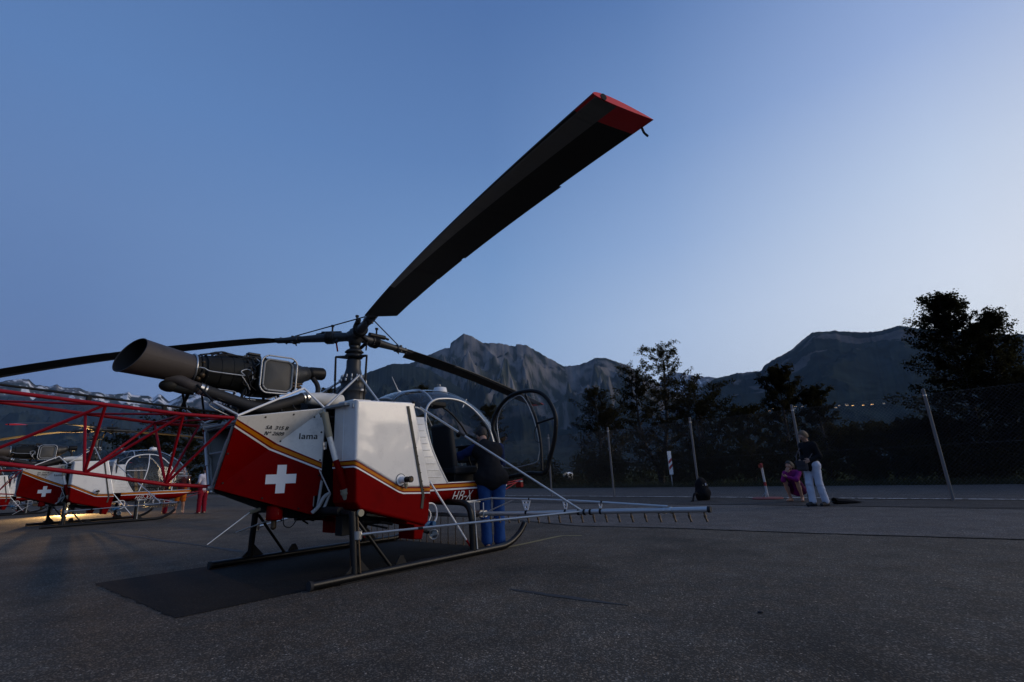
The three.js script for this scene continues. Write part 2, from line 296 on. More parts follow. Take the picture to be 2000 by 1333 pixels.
// ---------------------------------------------------------------- mountains
const ridges = {};
function mountain(name, sil, dist, o) {
  const a0 = sil[0][0], a1 = sil[sil.length - 1][0], AZ = [], nT = 190, nB = 8;
  for (let a = a0; a < a1; a += Math.abs(a) < 50 ? 0.08 : 0.5) AZ.push(a); AZ.push(a1);
  const nA = AZ.length - 1;
  const pos = [], idx = [], col = [], d0 = o.near;
  const km = (az, t) => [az * dist * 1.745e-5, lerp(d0, dist, t) * 1e-3];
  const ridged = (x, y, sd) => { let v = 0, a = 0.55, wgt = 1; for (let k = 0; k < 7; k++) { let n = 1 - Math.abs(noise(x, y, sd + k * 7)) * 2.2; n = Math.max(0, n) ** 2 * wgt; wgt = clamp(n * 1.8); v += a * n; x *= 2.07; y *= 2.07; a *= 0.56; } return v; };
  const hAt = (az, t) => {
    const [x, y] = km(az, t), wx = x + 0.35 * fbm(x * 0.8, y * 0.8, o.seed, 3), wy = y * 0.75 + 0.35 * fbm(x * 0.8 + 9, y * 0.8, o.seed, 3);
    const Hr = dist * table(sil, az) + dist * 0.0016 * fbm(az * 2.4, o.seed, 0, 4) * (o.jag ?? 1) * 2;
    const env = 4 * t * (1 - t), rg = ridged(wx * (o.freq ?? 1), wy * (o.freq ?? 1), o.seed + 3);
    return Math.max(-2, Hr * Math.pow(t, o.pow ?? 1.25) * (1 - (o.carve ?? 0.3) * env * (1 - rg)) - 2 * (1 - t));
  };
  const at = (az, t) => { const d = lerp(d0, dist, t), r = az * Math.PI / 180; return [Math.sin(r) * d, hAt(az, t), -Math.cos(r) * d]; };
  for (let i = 0; i <= nA; i++) {
    const az = AZ[i], r = az * Math.PI / 180;
    for (let j = 0; j <= nT + nB; j++) {
      const t = Math.min(1, j / nT), p = at(az, t);
      if (j > nT) { const b = (j - nT) / nB, d = dist * (1 + 0.25 * b); p[0] = Math.sin(r) * d; p[2] = -Math.cos(r) * d; p[1] *= Math.max(0, 1 - b); }
      pos.push(...p);
      const [kx, ky] = km(az, t), n1 = fbm(kx * 1.3, ky * 1.3, o.seed + 20, 5), n2 = fbm(kx * 6, ky * 6, o.seed + 21, 5), n3 = fbm(kx * 0.5, ky * 0.5, o.seed + 25, 3);
      const ledge = fbm(kx * 0.8, t * 10, o.seed + 31, 5);
      let c = [0.016, 0.022, 0.019];                                                   // conifer forest
      const f = 0.75 + 1.2 * (n2 + 0.25); c = c.map((v) => v * f);
      const tree = (o.treeline ?? 0.62) + 0.30 * n1 + 0.16 * n3;
      if (t > tree) { const k = smooth(tree, tree + 0.05, t); const rock = n2 + 0.5 * n1 > (o.rock ?? -0.05) ? [0.105, 0.098, 0.092] : [0.048, 0.052, 0.034]; const m = 0.75 + 2.0 * (n2 + 0.12); c = c.map((v, q) => lerp(v, rock[q] * m, k)); }
      if (t < 0.45 && n1 > 0.16 && (o.fields ?? 1)) c = [0.045, 0.048, 0.034].map((v) => v * (0.8 + n2));         // clearings and vineyards
      if (o.snow && t > o.snow[0] + 0.35 * n1 && n2 + n3 * 0.6 > o.snow[1] && j <= nT) c = [0.55, 0.56, 0.58];
      if (o.scree && t > (o.ledge ?? 0.35) && t < 0.97 && (o.ledge ? ledge * 1.3 : n1) + 0.5 * n2 > o.scree) c = [0.075, 0.068, 0.064].map((v) => v * (0.8 + 0.9 * (n2 + 0.2)));
      col.push(...c);
    }
  }
  const w = nT + nB + 1;
  for (let i = 0; i < nA; i++) for (let j = 0; j < w - 1; j++) { const a = i * w + j, b = a + w; idx.push(a, a + 1, b, b, a + 1, b + 1); }
  const g = new THREE.BufferGeometry();
  g.setAttribute('position', new THREE.Float32BufferAttribute(pos, 3)); g.setAttribute('color', new THREE.Float32BufferAttribute(col, 3)); g.setIndex(idx); g.computeVertexNormals();
  ridges[name] = at;
  return struct('mountain', g, M({ color: rgb(1, 1, 1), vertexColors: true, roughness: 1, specularIntensity: 0 }));
}
mountain('left', [[-100, 0.09], [-80, 0.13], [-62, 0.15], [-52, 0.152], [-47.4, 0.1567], [-46.3, 0.1634], [-45.8, 0.1637], [-45.3, 0.1561], [-44.4, 0.1553], [-44, 0.1592], [-43.6, 0.1551], [-42.5, 0.1561], [-42, 0.1512], [-41, 0.1509], [-40.5, 0.1484], [-39.6, 0.1504], [-39, 0.1553], [-38.8, 0.1505], [-37.4, 0.1496], [-37.1, 0.1473], [-36.8, 0.1529], [-36.6, 0.154], [-35.8, 0.1417], [-34.8, 0.1551], [-33.9, 0.1578], [-30.7, 0.1506], [-25.4, 0.148], [-20, 0.13], [-14, 0.08]], 11000, { near: 3600, seed: 3, carve: 0.35, freq: 0.8, treeline: 0.86, rock: -0.1, snow: [0.93, 0.02], jag: 0.7, pow: 1.02 });
mountain('peak', [[-27, 0.09], [-25.3, 0.1347], [-21.3, 0.1708], [-17.1, 0.2108], [-14.4, 0.2299], [-12.4, 0.2304], [-10.6, 0.2459], [-8.4, 0.2638], [-7.6, 0.2649], [-7.5, 0.2761], [-5.9, 0.2964], [-5.1, 0.2917], [-3.5, 0.2752], [-1.5, 0.273], [0.4, 0.265], [0.5, 0.2694], [1.7, 0.2673], [6.1, 0.2161], [7.6, 0.2165], [8.9, 0.2214], [9.9, 0.23], [11.3, 0.2269], [12.8, 0.2147], [13.6, 0.2081], [16.5, 0.1634], [19.1, 0.1408], [22, 0.09]], 7000, { near: 2600, seed: 7, carve: 0.62, freq: 1.0, treeline: 0.55, rock: -0.02, pow: 1.1 });
mountain('shoulder', [[-32, 0.03], [-26, 0.10], [-21.3, 0.165], [-17.1, 0.2108], [-14.4, 0.2299], [-12.4, 0.229], [-10, 0.218], [-7, 0.185], [-3, 0.14], [2, 0.10], [8, 0.07]], 5200, { near: 2300, seed: 12, carve: 0.35, freq: 1.2, treeline: 1.2, scree: 0.33, pow: 1.1 });
mountain('glacier', [[10, 0.10], [13.4, 0.1283], [16.9, 0.1658], [17.7, 0.1811], [18.8, 0.1853], [20.8, 0.1744], [23, 0.166], [25.5, 0.1541], [27.8, 0.1349], [31, 0.10]], 15000, { near: 9000, seed: 15, carve: 0.3, freq: 0.8, treeline: 0.45, rock: -0.2, snow: [0.62, 0.10], pow: 1.0 });
mountain('right', [[12, 0.06], [16.8, 0.11], [19.5, 0.13], [22.8, 0.1646], [25.1, 0.1706], [27.5, 0.1693], [27.8, 0.1783], [28.6, 0.186], [30.6, 0.2009], [31.9, 0.2182], [32.8, 0.2277], [34.7, 0.2241], [36.4, 0.2152], [38, 0.2099], [39.7, 0.2134], [41.3, 0.2033], [45.8, 0.1747], [47.5, 0.1678], [56, 0.14], [66, 0.10], [80, 0.06], [95, 0.05]], 6000, { near: 2200, seed: 19, carve: 0.16, freq: 0.9, treeline: 0.97, rock: 0.02, pow: 1.05, scree: 0.20, ledge: 0.72 });

scene.fog = new THREE.FogExp2(new THREE.Color(0.40, 0.63, 1.0), 2e-5);   // valley air

// ---------------------------------------------------------------- trees
const leafMat = (r, g, b) => M({ color: rgb(r, g, b), roughness: 0.95, specularIntensity: 0.1, transmission: 0.5, thickness: 0 });
const LEAF = [leafMat(0.20, 0.20, 0.085), leafMat(0.21, 0.205, 0.085), leafMat(0.19, 0.20, 0.10)];
const BARK = M({ color: rgb(0.05, 0.042, 0.035), roughness: 0.95 });
function leaves(spots, n, spread, size, sd) {         // small bent leaves scattered in clumps round the given spots
  seed = sd; const pos = new Float32Array(n * 18), nor = new Float32Array(n * 18);
  const a = V(), b = V(), c = V(), nn = V();
  for (let i = 0; i < n; i++) {
    const s = spots[Math.floor(rnd() * spots.length)], k = (s[3] ?? 1) * spread;
    const r = Math.cbrt(rnd()) * k, th = rnd() * 6.283, ph = Math.acos(rr(-1, 1));
    const x = s[0] + r * Math.sin(ph) * Math.cos(th), y = s[1] + r * Math.cos(ph) * 0.85, z = s[2] + r * Math.sin(ph) * Math.sin(th), L = size * rr(0.6, 1.3), w = L * rr(0.3, 0.48);
    a.set(rr(-1, 1), rr(-1, 0.5), rr(-1, 1)).normalize(); b.set(rr(-1, 1), rr(-1, 1), rr(-1, 1)).cross(a).normalize(); nn.crossVectors(a, b).normalize();
    const P = [[0, 0, 0], [L * 0.5, w, 0.12 * L], [L, 0, 0], [0, 0, 0], [L, 0, 0], [L * 0.5, -w, 0.12 * L]];
    P.forEach(([u, v, q], m) => { const o = i * 18 + m * 3; pos[o] = x + a.x * u + b.x * v + nn.x * q; pos[o + 1] = y + a.y * u + b.y * v + nn.y * q; pos[o + 2] = z + a.z * u + b.z * v + nn.z * q; nor[o] = nn.x; nor[o + 1] = nn.y; nor[o + 2] = nn.z; });
  }
  const g = new THREE.BufferGeometry(); g.setAttribute('position', new THREE.BufferAttribute(pos, 3)); g.setAttribute('normal', new THREE.BufferAttribute(nor, 3));
  return g;
}
const along3 = (a, b, t) => [lerp(a[0], b[0], t), lerp(a[1], b[1], t), lerp(a[2], b[2], t)];
function tree(label, x, z, h, o = {}) {
  seed = o.seed ?? Math.round(h * 1000 + x * 17);
  const sd = seed, t = thing(o.name ?? 'broadleaf_tree', label, 'tree', [x, -0.08, z], 0, o.group ?? 'trees beyond the road'), wood = [], spots = [], R = o.r ?? h * 0.27, low = o.low ?? 0.22;
  const lean = [rr(-0.03, 0.03) * h, rr(-0.03, 0.03) * h], pt = (k) => [lean[0] * k + 0.02 * h * noise(k * 3, sd), h * k, lean[1] * k + 0.02 * h * noise(k * 3, sd + 5)];
  const tr = h * 0.016 + 0.03, K = 9;
  const stems = o.stems ?? 1;
  for (let s = 0; s < stems; s++) {
    const off = stems > 1 ? [rr(-1, 1) * R * 0.55, rr(-1, 1) * R * 0.3] : [0, 0], hs = s ? rr(0.72, 0.95) : 1;
    const q = (k) => { const p = pt(k * hs); return [p[0] + off[0] * smooth(0, 0.5, k), p[1], p[2] + off[1] * smooth(0, 0.5, k)]; };
    for (let i = 0; i < K; i++) wood.push(rod(q(i / K * 0.97), q((i + 1) / K * 0.97), tr * (1 - i / K * 0.9), tr * (1 - (i + 1) / K * 0.9), 7));
    const nb = o.branches ?? 60;
    for (let i = 0; i < nb; i++) {
      const k = lerp(low, 0.98, (i + rnd() * 0.8) / nb), v = (k - low) / (1 - low), p = q(k), th = i * 2.4 + rnd() * 0.8;
      const prof = (o.profile ?? ((w) => Math.sqrt(Math.max(0.03, 1 - w * w)) * (0.6 + 0.4 * smooth(0, 0.35, w))))(v);
      const len = R * prof * rr(0.45, 1.2), up = (o.up ?? 0.5) * rr(0.5, 1.4) * (0.7 + 0.9 * v);
      const e = [p[0] + Math.cos(th) * len, Math.min(p[1] + len * up, lerp(p[1], h, rr(0.25, 0.9))), p[2] + Math.sin(th) * len], m = [lerp(p[0], e[0], 0.55), lerp(p[1], e[1], 0.55) - 0.04 * len, lerp(p[2], e[2], 0.55)];
      wood.push(rod(p, m, tr * 0.26 * (1 - k * 0.6), tr * 0.15 * (1 - k * 0.6), 4), rod(m, e, tr * 0.15 * (1 - k * 0.6), 0.005, 3));
      const nt = 5;                                     // leafy twigs along the outer part of the branch
      for (let w = 0; w < nt; w++) {
        const f = lerp(0.30, 1.0, (w + rnd() * 0.7) / nt), b = along3(p, e, f), a2 = th + rr(-1.3, 1.3), tl = (o.twig ?? 0.32) * rr(0.5, 1.3) * (0.5 + 0.5 * len / R + 0.2);
        const c = [b[0] + Math.cos(a2) * tl, b[1] + tl * rr(0.0, 0.8), b[2] + Math.sin(a2) * tl];
        wood.push(rod(b, c, 0.006, 0.003, 3));
        for (let z = 0; z < 4; z++) spots.push([...along3(b, c, 0.15 + z * 0.3), rr(0.6, 1.1)]);
      }
    }
    for (let i = 0; i < (o.leaders ?? 9); i++) {          // upright leading shoots that give the ragged top
      const k = rr(0.70, 0.95), p = q(k), a = rnd() * 6.283, r = R * 0.42 * (1 - k) / 0.3 * rr(0.2, 1), b = [p[0] + r * Math.cos(a), p[1], p[2] + r * Math.sin(a)], e = [b[0] + rr(-0.1, 0.1), Math.min(h * hs * rr(0.94, 1.03), b[1] + rr(0.7, 1.5)), b[2] + rr(-0.1, 0.1)];
      wood.push(rod(b, e, 0.012, 0.004, 3)); for (let z = 0; z < 8; z++) spots.push([...along3(b, e, z / 7), lerp(0.9, 0.35, z / 7)]);
    }
    const tp = q(0.98); spots.push([...tp, 0.4]);
  }
  part('trunk', wood, BARK, t);
  part('crown', leaves(spots, o.leaves ?? 11000, o.spread ?? 0.21, o.size ?? 0.115, sd + 1), LEAF[o.mat ?? 0], t);
  return t;
}
const onRay = (dx, dz, r) => [dx * r, dz * r];
{
  const taper = (v) => (1 - v) * 0.95 + 0.08, bushy = (v) => 0.75 + 0.25 * Math.sin(v * Math.PI), slim = (v) => 0.5 + 0.5 * Math.sin(Math.min(1, v * 1.1) * Math.PI);
  const T = (label, dx, dz, r, el, o) => tree(label, dx * r, dz * r, el * r + 1.05, o);
  T('loose spreading tree with thin foliage beside the tallest tree behind the fence', 0.166, -0.986, 40, 0.166, { r: 2.4, leaves: 15000, low: 0.08, mat: 1, stems: 2, seed: 101, up: 0.6, spread: 0.25 });
  T('tall tree with an open leafy top standing left of the striped marker post', 0.274, -0.962, 38, 0.240, { r: 2.7, leaves: 19000, spread: 0.24, low: 0.16, mat: 1, stems: 2, seed: 102, up: 0.6, profile: (v) => 0.55 + 0.6 * Math.sin(Math.min(1, v * 1.25 + 0.1) * Math.PI) * (1 - v) });
  T('rounded dark tree directly behind the black backpack and its fence post', 0.366, -0.931, 35, 0.162, { r: 2.2, leaves: 16000, spread: 0.25, low: 0.04, mat: 0, stems: 2, seed: 103, up: 0.6, profile: (v) => 0.7 + 0.45 * Math.sin(v * 2.6) });
  T('slim upright tree seen above the crouching person and the barrier stand', 0.478, -0.878, 34, 0.172, { r: 1.5, leaves: 13000, low: 0.04, mat: 1, seed: 104, profile: (v) => 1.1 - 0.6 * v, up: 0.8, leaders: 14 });
  T('small spiky tree rising just behind the standing woman in white trousers', 0.53, -0.848, 33, 0.130, { r: 1.35, leaves: 8000, low: 0.04, mat: 0, seed: 105, up: 1.3, spread: 0.13, leaders: 16, profile: (v) => 1.05 - 0.6 * v });
  T('largest dark tree with two ragged tops behind the rightmost fence post', 0.684, -0.73, 31, 0.248, { r: 3.2, leaves: 26000, low: 0.04, mat: 2, seed: 106, branches: 130, profile: (v) => (1 - v) ** 0.75 * 0.95 + 0.05, up: 0.55, size: 0.11, twig: 0.45, spread: 0.24, leaders: 26 });
  T('shorter half of the largest dark pair of trees on the right', 0.712, -0.702, 31, 0.210, { r: 2.1, leaves: 14000, low: 0.06, mat: 2, seed: 107, branches: 80, profile: (v) => (1 - v) ** 0.8 * 0.9 + 0.08, up: 0.7, size: 0.11, twig: 0.4, leaders: 20 });
  T('dense low tree at the right edge of the photograph', 0.735, -0.678, 30, 0.115, { r: 2.4, leaves: 11000, low: 0.03, mat: 2, seed: 108, branches: 70, profile: bushy });
  T('squat bushy tree between the spiky tree and the largest dark tree', 0.600, -0.80, 34, 0.052, { r: 2.3, leaves: 13000, low: 0.03, mat: 0, seed: 109, profile: bushy });
  T('bushy tree half hidden behind the standing woman', 0.560, -0.828, 36, 0.058, { r: 2.0, leaves: 11000, low: 0.03, mat: 0, seed: 110, profile: bushy });
  T('leafy tree filling the gap between the rounded tree and the slim tree', 0.425, -0.905, 37, 0.105, { r: 1.9, leaves: 11000, low: 0.03, mat: 1, seed: 116, profile: bushy, up: 0.8 });
  T('broad low tree in front of the largest dark tree, left of the rightmost fence post', 0.640, -0.768, 31, 0.060, { r: 2.0, leaves: 12000, low: 0.03, mat: 2, seed: 117, profile: bushy, up: 0.8 });
  T('tree seen over the cockpit between the rotor blade and the open door', -0.058, -0.998, 47, 0.140, { r: 2.2, leaves: 9000, mat: 1, seed: 111 });
  T('tree top peeping over the cockpit roof beside the white beacon', -0.19, -0.98, 60, 0.185, { r: 2.4, leaves: 7000, mat: 1, seed: 112, up: 1, size: 0.15 });
  T('distant tree top glimpsed between the engine and the rotor mast', -0.364, -0.931, 80, 0.178, { r: 3.2, leaves: 6000, mat: 0, seed: 113, size: 0.2, spread: 0.3 });
  T('dark tree behind the man in white shirt and the red tail lattice', -0.555, -0.832, 52, 0.128, { r: 3.3, leaves: 15000, low: 0.04, mat: 0, seed: 114, branches: 80, profile: bushy, spread: 0.25, size: 0.15, twig: 0.5 });
  T('lower dark tree beside the tree behind the man in white shirt', -0.60, -0.80, 58, 0.085, { r: 3.4, leaves: 12000, low: 0.04, mat: 2, seed: 115, branches: 80, profile: bushy, spread: 0.25, size: 0.15, twig: 0.5 });
  // the row goes on to the right, outside the picture (mirrored in the white hopper)
  for (let i = 0; i < 9; i++) { const az = (52 + i * 9) * Math.PI / 180, r = 27 + (i % 3) * 4; tree('tree of the row that goes on to the right of the picture', Math.sin(az) * r, -Math.cos(az) * r, [4.6, 6.2, 5.2][i % 3], { r: 2.3, leaves: 4000, low: 0.06, mat: 2, seed: 130 + i, branches: 30, profile: bushy, spread: 0.35, size: 0.2, twig: 0.6, group: 'trees to the right of the picture' }); }
  // undergrowth along the far side of the road: one mass
  seed = 77; const spots = [];
  for (let i = 0; i < 760; i++) { const t = rr(-62, 26), d = 26.2 + 7 * rnd() ** 1.3, [x, z] = W2(t, d), hh = 0.9 + 1.9 * (0.5 + fbm(t * 0.22, d * 0.2, 2, 3)), az = Math.atan2(x, -z) * 57.3; for (let k = 0; k < 4; k++) { const y = hh * rr(0.05, 1); if (Math.abs(az - 5.7) < 1.0 && y > 0.75) continue; spots.push([x + rr(-0.5, 0.5), y, z + rr(-0.5, 0.5), rr(0.7, 1.2)]); } }
  const ug = part(numbered('undergrowth'), leaves(spots, 110000, 0.5, 0.125, 78), LEAF[0], scene);
  tagged(ug, 'dark tangled undergrowth along the far side of the road', 'undergrowth', null, 'stuff');
  // rough grass on the bank
  seed = 79; const blades = []; const gp = [];
  for (let i = 0; i < 26000; i++) { const [x, z] = W2(rr(-60, 26), 24.75 + 1.9 * rnd() ** 1.5), h = rr(0.08, 0.4), a = rnd() * 6.28, w = 0.012, lx = rr(-0.12, 0.12), lz = rr(-0.12, 0.12); gp.push(x - Math.cos(a) * w, -0.06, z - Math.sin(a) * w, x + Math.cos(a) * w, -0.06, z + Math.sin(a) * w, x + lx, h, z + lz); }
  const gg = new THREE.BufferGeometry(); gg.setAttribute('position', new THREE.Float32BufferAttribute(gp, 3)); gg.computeVertexNormals();
  tagged(part(numbered('grass'), gg, leafMat(0.05, 0.052, 0.026), scene), 'rough dry grass on the bank beyond the road', 'grass', null, 'stuff');
}

// ---------------------------------------------------------------- chain-link fence
{
  const f = thing('chain_link_fence', 'tall chain-link fence with grey steel posts along the road', 'fence');
  const d = 15.75, H = 2.62, ts = [-12.1, -8.6, -5.3, -2.2]; for (let k = 1; k <= 14; k++) ts.unshift(-12.1 - 3.35 * k); ts.push(1.2, 4.5, 7.8, 11.1);
  const galv = M({ color: rgb(0.13, 0.135, 0.145), roughness: 0.6, metalness: 0.2, map: grime.map });
  seed = 5;
  for (const t of ts) {
    const [x, z] = W2(t, d), lx = rr(-0.03, 0.03), lz = rr(-0.02, 0.02);
    const post = part('post', [rod([x, -0.05, z], [x + lx, 2.66, z + lz], 0.036, 0.036, 12), ball([x + lx, 2.66, z + lz], 0.04, 1, 0.5, 1)], galv, f);
    part('bracket', rod([x + lx * 0.9, 2.5, z + lz], [x + lx * 0.9, 2.53, z + lz], 0.043, 0.043, 12), mats.steel, post);
  }
  const wire = [], pitch = 0.085, t0 = -45, t1 = 14, hh = 2.55, y0 = 0.06, zf = 0.045;
  const thin = (a, b) => { const A = W2(a[0], d + zf), B = W2(b[0], d + zf); return rod([A[0], a[1], A[1]], [B[0], b[1], B[1]], 0.0014, 0.0014, 3); };
  for (let t = t0; t < t1; t += pitch) { wire.push(thin([t, y0], [t + (hh - y0), hh]), thin([t + (hh - y0), y0], [t, hh])); }
  const net = part('wire_mesh', wire, M({ color: rgb(0.16, 0.16, 0.165), roughness: 0.6, metalness: 0.2 }), f); net.userData.kind = 'stuff';
  for (const y of [0.08, 1.3, 2.54]) { const A = W2(t0, d + 0.04), B = W2(t1 + 2, d + 0.04); part('tension_wire', rod([A[0], y, A[1]], [B[0], y, B[1]], 0.0026, 0.0026, 4), galv, f); }
}

// ---------------------------------------------------------------- helicopters (x = nose, y = up, z = starboard; metres)
const fontBold = await new FontLoader().loadAsync('fonts/droid/droid_sans_bold.typeface.json');
const fontReg = await new FontLoader().loadAsync('fonts/droid/droid_sans_regular.typeface.json');
function lettering(txt, font, size, x, y, z, slant = 0, sx = 1) {
  const g = new TextGeometry(txt, { font, size, depth: 0.0015, curveSegments: 5 });
  g.applyMatrix4(new THREE.Matrix4().set(sx, slant, 0, 0, 0, 1, 0, 0, 0, 0, 1, 0, 0, 0, 0, 1));
  g.translate(x, y, z); return g;
}
const TOP = [[0.40, 2.05], [0.44, 2.09], [0.70, 2.225], [1.15, 2.305], [1.5, 2.325], [1.75, 2.285], [1.95, 2.22], [2.19, 2.105], [2.45, 1.93], [2.65, 1.73], [2.8, 1.50], [2.88, 1.29], [2.92, 1.05], [2.93, 0.95]];
const WID = [[0.4, 0.66], [0.7, 0.74], [1.2, 0.78], [1.7, 0.78], [2.1, 0.73], [2.4, 0.63], [2.6, 0.50], [2.8, 0.31], [2.88, 0.18], [2.92, 0.08], [2.93, 0.04]];
// smooth the two tables once
const smoothTable = (T) => { const c = new THREE.CatmullRomCurve3(T.map(([x, y]) => V(x, y, 0)), false, 'centripetal').getPoints(160).map((p) => [p.x, p.y]); for (let i = 1; i < c.length; i++) if (c[i][0] <= c[i - 1][0]) c[i][0] = c[i - 1][0] + 1e-4; return (x) => table(c, x); };
const topAt = smoothTable(TOP), widAt = smoothTable(WID), SILL = 0.905, EXP = 2.5;
const bubbleZ = (a, u) => { const h = clamp((u - SILL) / (topAt(a) - SILL), 0, 1); return widAt(a) * Math.pow(Math.max(0, 1 - Math.pow(h, EXP)), 1 / EXP); };
const ARCH = [[1.051, 0.905], [0.903, 1.144], [0.795, 1.382], [0.755, 1.593], [0.755, 1.74], [0.779, 1.829], [0.836, 1.936], [0.953, 2.038], [1.113, 2.105], [1.366, 2.135], [1.6, 2.115], [1.78, 2.027], [1.93, 1.893], [2.05, 1.756], [2.10, 1.65], [2.13, 1.45], [2.15, 1.2], [2.15, 0.905]];
function inPoly(P, x, y) { let c = false; for (let i = 0, j = P.length - 1; i < P.length; j = i++) if ((P[i][1] > y) !== (P[j][1] > y) && x < (P[j][0] - P[i][0]) * (y - P[i][1]) / (P[j][1] - P[i][1]) + P[i][0]) c = !c; return c; }
const REARWALL = [[0.3, 0.8], [1.06, 0.8], ...ARCH.slice(0, 6), [0.30, 1.80]];

function helicopter(o) {
  const h = thing('helicopter', o.label, 'helicopter', [o.x, 0, o.z], o.psi, 'red and white helicopters parked side by side');
  const P = (name, geo, mat, par = h) => part(name, geo, mat, par);
  // ---- landing gear
  for (const s of [1, -1]) {
    const z = 1.19 * s, pts = []; for (let i = 0; i <= 8; i++) pts.push([lerp(-1.10, 1.6, i / 8), 0.046, z]);
    pts.push([1.72, 0.05, z], [1.86, 0.08, z], [1.99, 0.135, z], [2.10, 0.205, z], [2.18, 0.285, z]);
    const skid = P('skid', [pipe(pts, 0.042, 70, 14), ball([2.18, 0.285, z], 0.042)], mats.gloss);
    P('end_cap', rod([-1.115, 0.046, z], [-1.085, 0.046, z], 0.046, 0.046, 16), mats.rubber, skid);
    P('wear_plate', box([-0.1, 0.008, z], [1.4, 0.012, 0.05], 0.003), mats.dark, skid);
    P('wheel_lug', slab([[-0.14, 0.06], [0.04, 0.06], [-0.02, 0.17], [-0.07, 0.17]], z - 0.012, z + 0.012, 0.003), mats.dark, skid);
    const rl = P('rear_leg', [rod([-0.63, 0.07, z], [-0.64, 0.67, s * 1.12], 0.036, 0.040, 14), rod([-0.64, 0.65, s * 1.12], [-0.60, 0.68, s * 0.6], 0.030, 0.036, 12)], mats.gloss);
    P('gusset', [slab([[-0.60, 0.07], [-0.44, 0.07], [-0.60, 0.24]], z - 0.006, z + 0.006), slab([[-0.66, 0.07], [-0.75, 0.07], [-0.66, 0.16]], z - 0.006, z + 0.006)], mats.dark, rl);
    P('rear_brace', rod([-0.60, 0.60, s * 1.12], [-0.17, 0.07, s * 1.18], 0.019), mats.gloss);
    P('leg_highlight_tube', rod([-0.585, 0.08, s * 1.225], [-0.60, 0.64, s * 1.15], 0.011), mats.brass);  // thin bronze tube shaped as the bright highlight along the leg
    const fl = P('front_leg', pipe([[1.10, 0.06, z], [1.10, 0.30, s * 1.18], [1.10, 0.48, s * 1.165], [1.10, 0.58, s * 1.13], [1.10, 0.635, s * 1.06], [1.10, 0.655, s * 0.92], [1.10, 0.66, s * 0.5]], 0.040, 40, 12), mats.gloss);
    P('gusset', slab([[1.14, 0.07], [1.34, 0.07], [1.14, 0.27]], z - 0.006, z + 0.006), mats.dark, fl);
    P('leg_highlight_tube', rod([1.155, 0.08, s * 1.215], [1.15, 0.66, s * 1.17], 0.010), mats.alu, fl);  // pale tube added as the thin highlight on the front leg
  }
  P('rear_cross_beam', rod([-0.64, 0.675, -0.9], [-0.64, 0.675, 0.9], 0.045, 0.045, 12), mats.dark);
  // ---- centre body: side panels with paint scheme, belly, frames
  // each side panel is folded along the diagonal from its top front to its bottom rear corner (the tail frame is triangular)
  const foldA = [-0.672, 1.821], foldB = [-1.625, 0.958];
  const sideOf = (x, y) => (foldB[0] - foldA[0]) * (y - foldA[1]) - (foldB[1] - foldA[1]) * (x - foldA[0]);
  const planeZ = (p, q, r) => { const ux = q[0] - p[0], uy = q[1] - p[1], uz = q[2] - p[2], vx = r[0] - p[0], vy = r[1] - p[1], vz = r[2] - p[2], nx = uy * vz - uz * vy, ny = uz * vx - ux * vz, nz = ux * vy - uy * vx; return (x, y) => p[2] - (nx * (x - p[0]) + ny * (y - p[1])) / nz; };
  const zUp = planeZ([-0.672, 1.821, 0.5], [-1.625, 1.659, 0.47], [-1.625, 0.958, 0.10]), zLow = planeZ([-0.672, 1.821, 0.5], [-1.625, 0.958, 0.10], [-0.722, 0.636, 0.46]);
  const sUp = Math.sign(sideOf(-1.625, 1.659)), panelZ = (x, y) => (sideOf(x, y) * sUp > 0 ? zUp(x, y) : zLow(x, y));
  const clip = (poly, sg) => { const out = []; poly.forEach((p, k) => { const q = poly[(k + 1) % poly.length], a = sideOf(...p) * sg, b = sideOf(...q) * sg; if (a >= 0) out.push(p); if ((a > 0 && b < 0) || (a < 0 && b > 0)) out.push([lerp(p[0], q[0], a / (a - b)), lerp(p[1], q[1], a / (a - b))]); }); return out; };
  const bend = (g, f) => { const c = clean(g), p = c.attributes.position; for (let k = 0; k < p.count; k++) p.setZ(k, p.getZ(k) + (f ?? panelZ)(p.getX(k), p.getY(k))); c.computeVertexNormals(); return c; };
  const onPanel = (poly, z0, z1) => [1, -1].map((sg) => { const h = clip(poly, sg); return h.length > 2 ? bend(slab(h, z0, z1), sg === sUp ? zUp : zLow) : null; }).filter(Boolean);
  const panelUp = [[-1.625, 1.659], [-0.672, 1.821], [-0.667, 1.184], [-1.135, 1.384], [-1.622, 1.615]];
  const panelLow = [[-1.622, 1.613], [-1.135, 1.382], [-0.667, 1.182], [-0.649, 0.846], [-0.724, 0.837], [-0.722, 0.636], [-1.625, 0.958]];
  const band = (top, bot, z0, z1) => onPanel([...top, ...bot.slice().reverse()], z0, z1);
  const stripes = [
    ['stripe', 'stripeRed', [[-1.626, 1.647], [-1.119, 1.418], [-0.665, 1.204]], [[-1.626, 1.632], [-1.128, 1.403], [-0.665, 1.187]]],
    ['stripe', 'orange', [[-1.626, 1.632], [-1.129, 1.403], [-0.664, 1.187]], [[-1.626, 1.600], [-1.136, 1.364], [-0.664, 1.148]]],
    ['stripe', 'stripeRed', [[-1.626, 1.600], [-1.137, 1.364], [-0.663, 1.148]], [[-1.626, 1.583], [-1.150, 1.354], [-0.663, 1.134]]],
    ['stripe', 'stripeWhite', [[-1.626, 1.583], [-1.151, 1.354], [-0.662, 1.134]], [[-1.626, 1.566], [-1.156, 1.336], [-0.662, 1.114]]],
  ];
  const screws = [[-1.338, 1.684], [-1.033, 1.733], [-0.774, 1.721], [-1.087, 1.445], [-0.691, 1.548], [-0.684, 1.230], [-0.684, 1.060], [-0.675, 0.879], [-0.857, 0.711], [-1.604, 1.307], [-1.562, 1.014], [-1.203, 0.840]];
